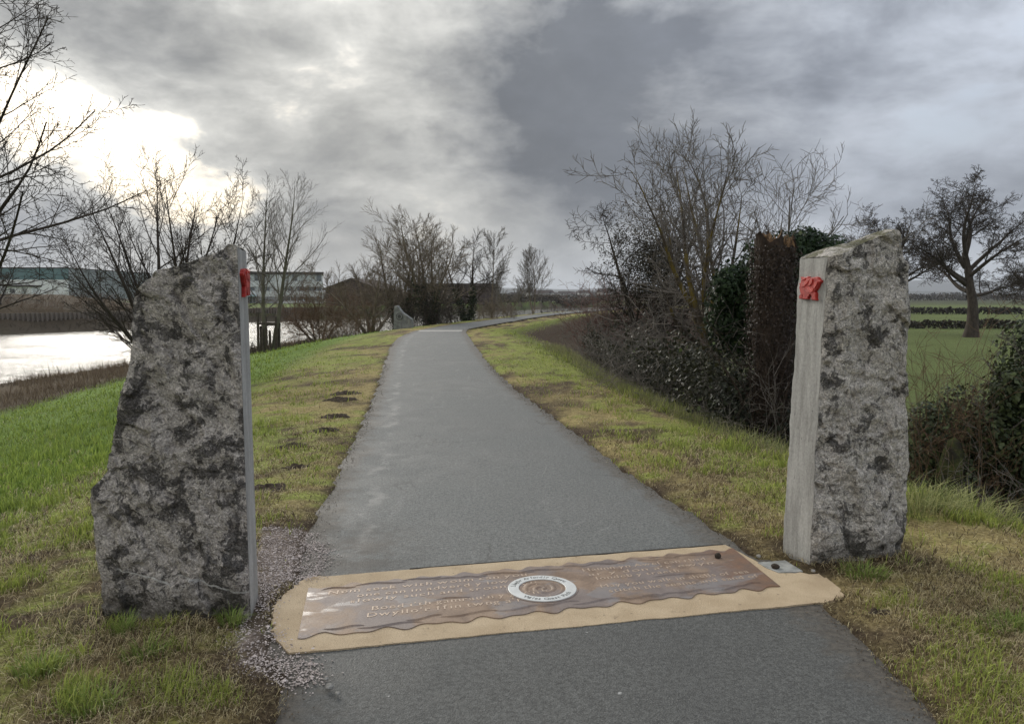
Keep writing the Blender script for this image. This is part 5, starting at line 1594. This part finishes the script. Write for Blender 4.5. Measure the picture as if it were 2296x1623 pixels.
# reeds on the left bank
n = 26000
yy_ = 12 + 50 * rg.random(n) ** 1.0; xx_ = xL(yy_) - rg.uniform(10.6, 17.0, n)
dn = fb2(xx_, yy_, .5, 3, 501)
ok = rg.random(n) < sst(dn, -.45, .2); xx_, yy_ = xx_[ok], yy_[ok]; n = len(xx_)
kk = rg.random((n, 1))
blades(xx_, yy_, height(xx_, yy_) - .02, rg.uniform(.18, .55, n) * (1 + .6 * (rg.random(n) < .08)), rg.uniform(.010, .020, n) * np.clip(yy_ / 25, .8, 2), rg.uniform(.1, 1.1, n), rg.uniform(0, 6.28, n), np.array((.075, .052, .036)) * (1 - kk) + np.array((.20, .155, .10)) * kk, 'reeds', 'brown dead reeds and bramble on the near river bank', 'reeds')

# stone chips at the left end of the band
n = 9000
bx = rg.uniform(-1.8, -.7, n * 4); by = rg.uniform(2.95, 5.25, n * 4)
ins = inside(bx, by, POLY_GRAVEL) | (inside(bx + rg.normal(size=n * 4) * .05, by + rg.normal(size=n * 4) * .05, POLY_GRAVEL))
bx, by = bx[ins], by[ins]
ok = fb2(bx, by, 5., 3, 601) + rg.random(len(bx)) * .9 > .15
bx, by = bx[ok][:n], by[ok][:n]; n = len(bx)
s_ = rg.uniform(.002, .0062, n) * (1 + (rg.random(n) < .05) * .9)
oct_ = np.array([(1, 0, 0), (-1, 0, 0), (0, 1, 0), (0, -1, 0), (0, 0, .6), (0, 0, -.6)], float)
jit = oct_[None] * s_[:, None, None] * rg.uniform(.6, 1.3, (n, 6, 1))
an = rg.uniform(0, 6.28, n); ca, sa = np.cos(an)[:, None], np.sin(an)[:, None]
Vx = jit[..., 0] * ca - jit[..., 1] * sa; Vy = jit[..., 0] * sa + jit[..., 1] * ca
zb = np.maximum(height(bx, by), .004) + s_ * .35 + inside(bx, by, POLY_BAND) * .014
V = np.stack([Vx + bx[:, None], Vy + by[:, None], jit[..., 2] + zb[:, None]], -1).reshape(-1, 3)
f8 = np.array([(0, 2, 4), (2, 1, 4), (1, 3, 4), (3, 0, 4), (2, 0, 5), (1, 2, 5), (3, 1, 5), (0, 3, 5)])
kk = rg.random((n, 1))
cg = np.array((.26, .22, .20)) * (1 - kk) + np.array((.66, .58, .55)) * kk
chm = leafmat('stone_chip', .85, 0, .25)
ch = mk('gravel', V, (np.arange(n)[:, None, None] * 6 + f8[None]).reshape(-1, 3), chm, col=np.repeat(cg, 6, 0), kind='stuff')
ch['label'] = 'pinkish grey stone chips spilled beside the left stone'; ch['category'] = 'gravel'
# crumbs of soil and leaf litter along the tarmac edges
n = 3500
by = 2.3 + 16 * rg.random(n) ** 1.6; sd_ = rg.random(n) < .5
off = np.abs(rg.normal(size=n)) * .06 - .06
bx = np.where(sd_, xL(by) + off, xR(by) - off)
ok = ~inside(bx, by, POLY_BAND); bx, by = bx[ok], by[ok]; n = len(bx)
s_ = rg.uniform(.0012, .005, n) * np.clip(by / 6, 1, 1.6)
jit = oct_[None] * s_[:, None, None] * rg.uniform(.5, 1.4, (n, 6, 1))
V = np.stack([jit[..., 0] + bx[:, None], jit[..., 1] + by[:, None], jit[..., 2] + (np.maximum(height(bx, by), .004) + s_ * .3)[:, None]], -1).reshape(-1, 3)
kk = rg.random((n, 1))
cs_ = np.array((.045, .033, .024)) * (1 - kk) + np.array((.15, .115, .075)) * kk
cr = mk('soil_crumbs', V, (np.arange(n)[:, None, None] * 6 + f8[None]).reshape(-1, 3), chm, col=np.repeat(cs_, 6, 0), kind='stuff')
cr['label'] = 'crumbs of soil and litter along both tarmac edges'; cr['category'] = 'soil'

# ================================================================== AIR
hzm = bpy.data.materials.new('pale_air')
hzm.use_nodes = True
hzm.node_tree.nodes.clear()
t = NT(hzm.node_tree)
pv = t.node('ShaderNodeVolumePrincipled')
pv.inputs['Color'].default_value = (.86, .91, 1, 1)
pv.inputs['Density'].default_value = .00013
pv.inputs['Anisotropy'].default_value = .2
t.L.new(pv.outputs[0], t.node('ShaderNodeOutputMaterial').inputs['Volume'])
mb = MB(); mb.box(-9800, 9800, -60, 12600, -5, 170)
mb.build('haze', hzm, kind='stuff')
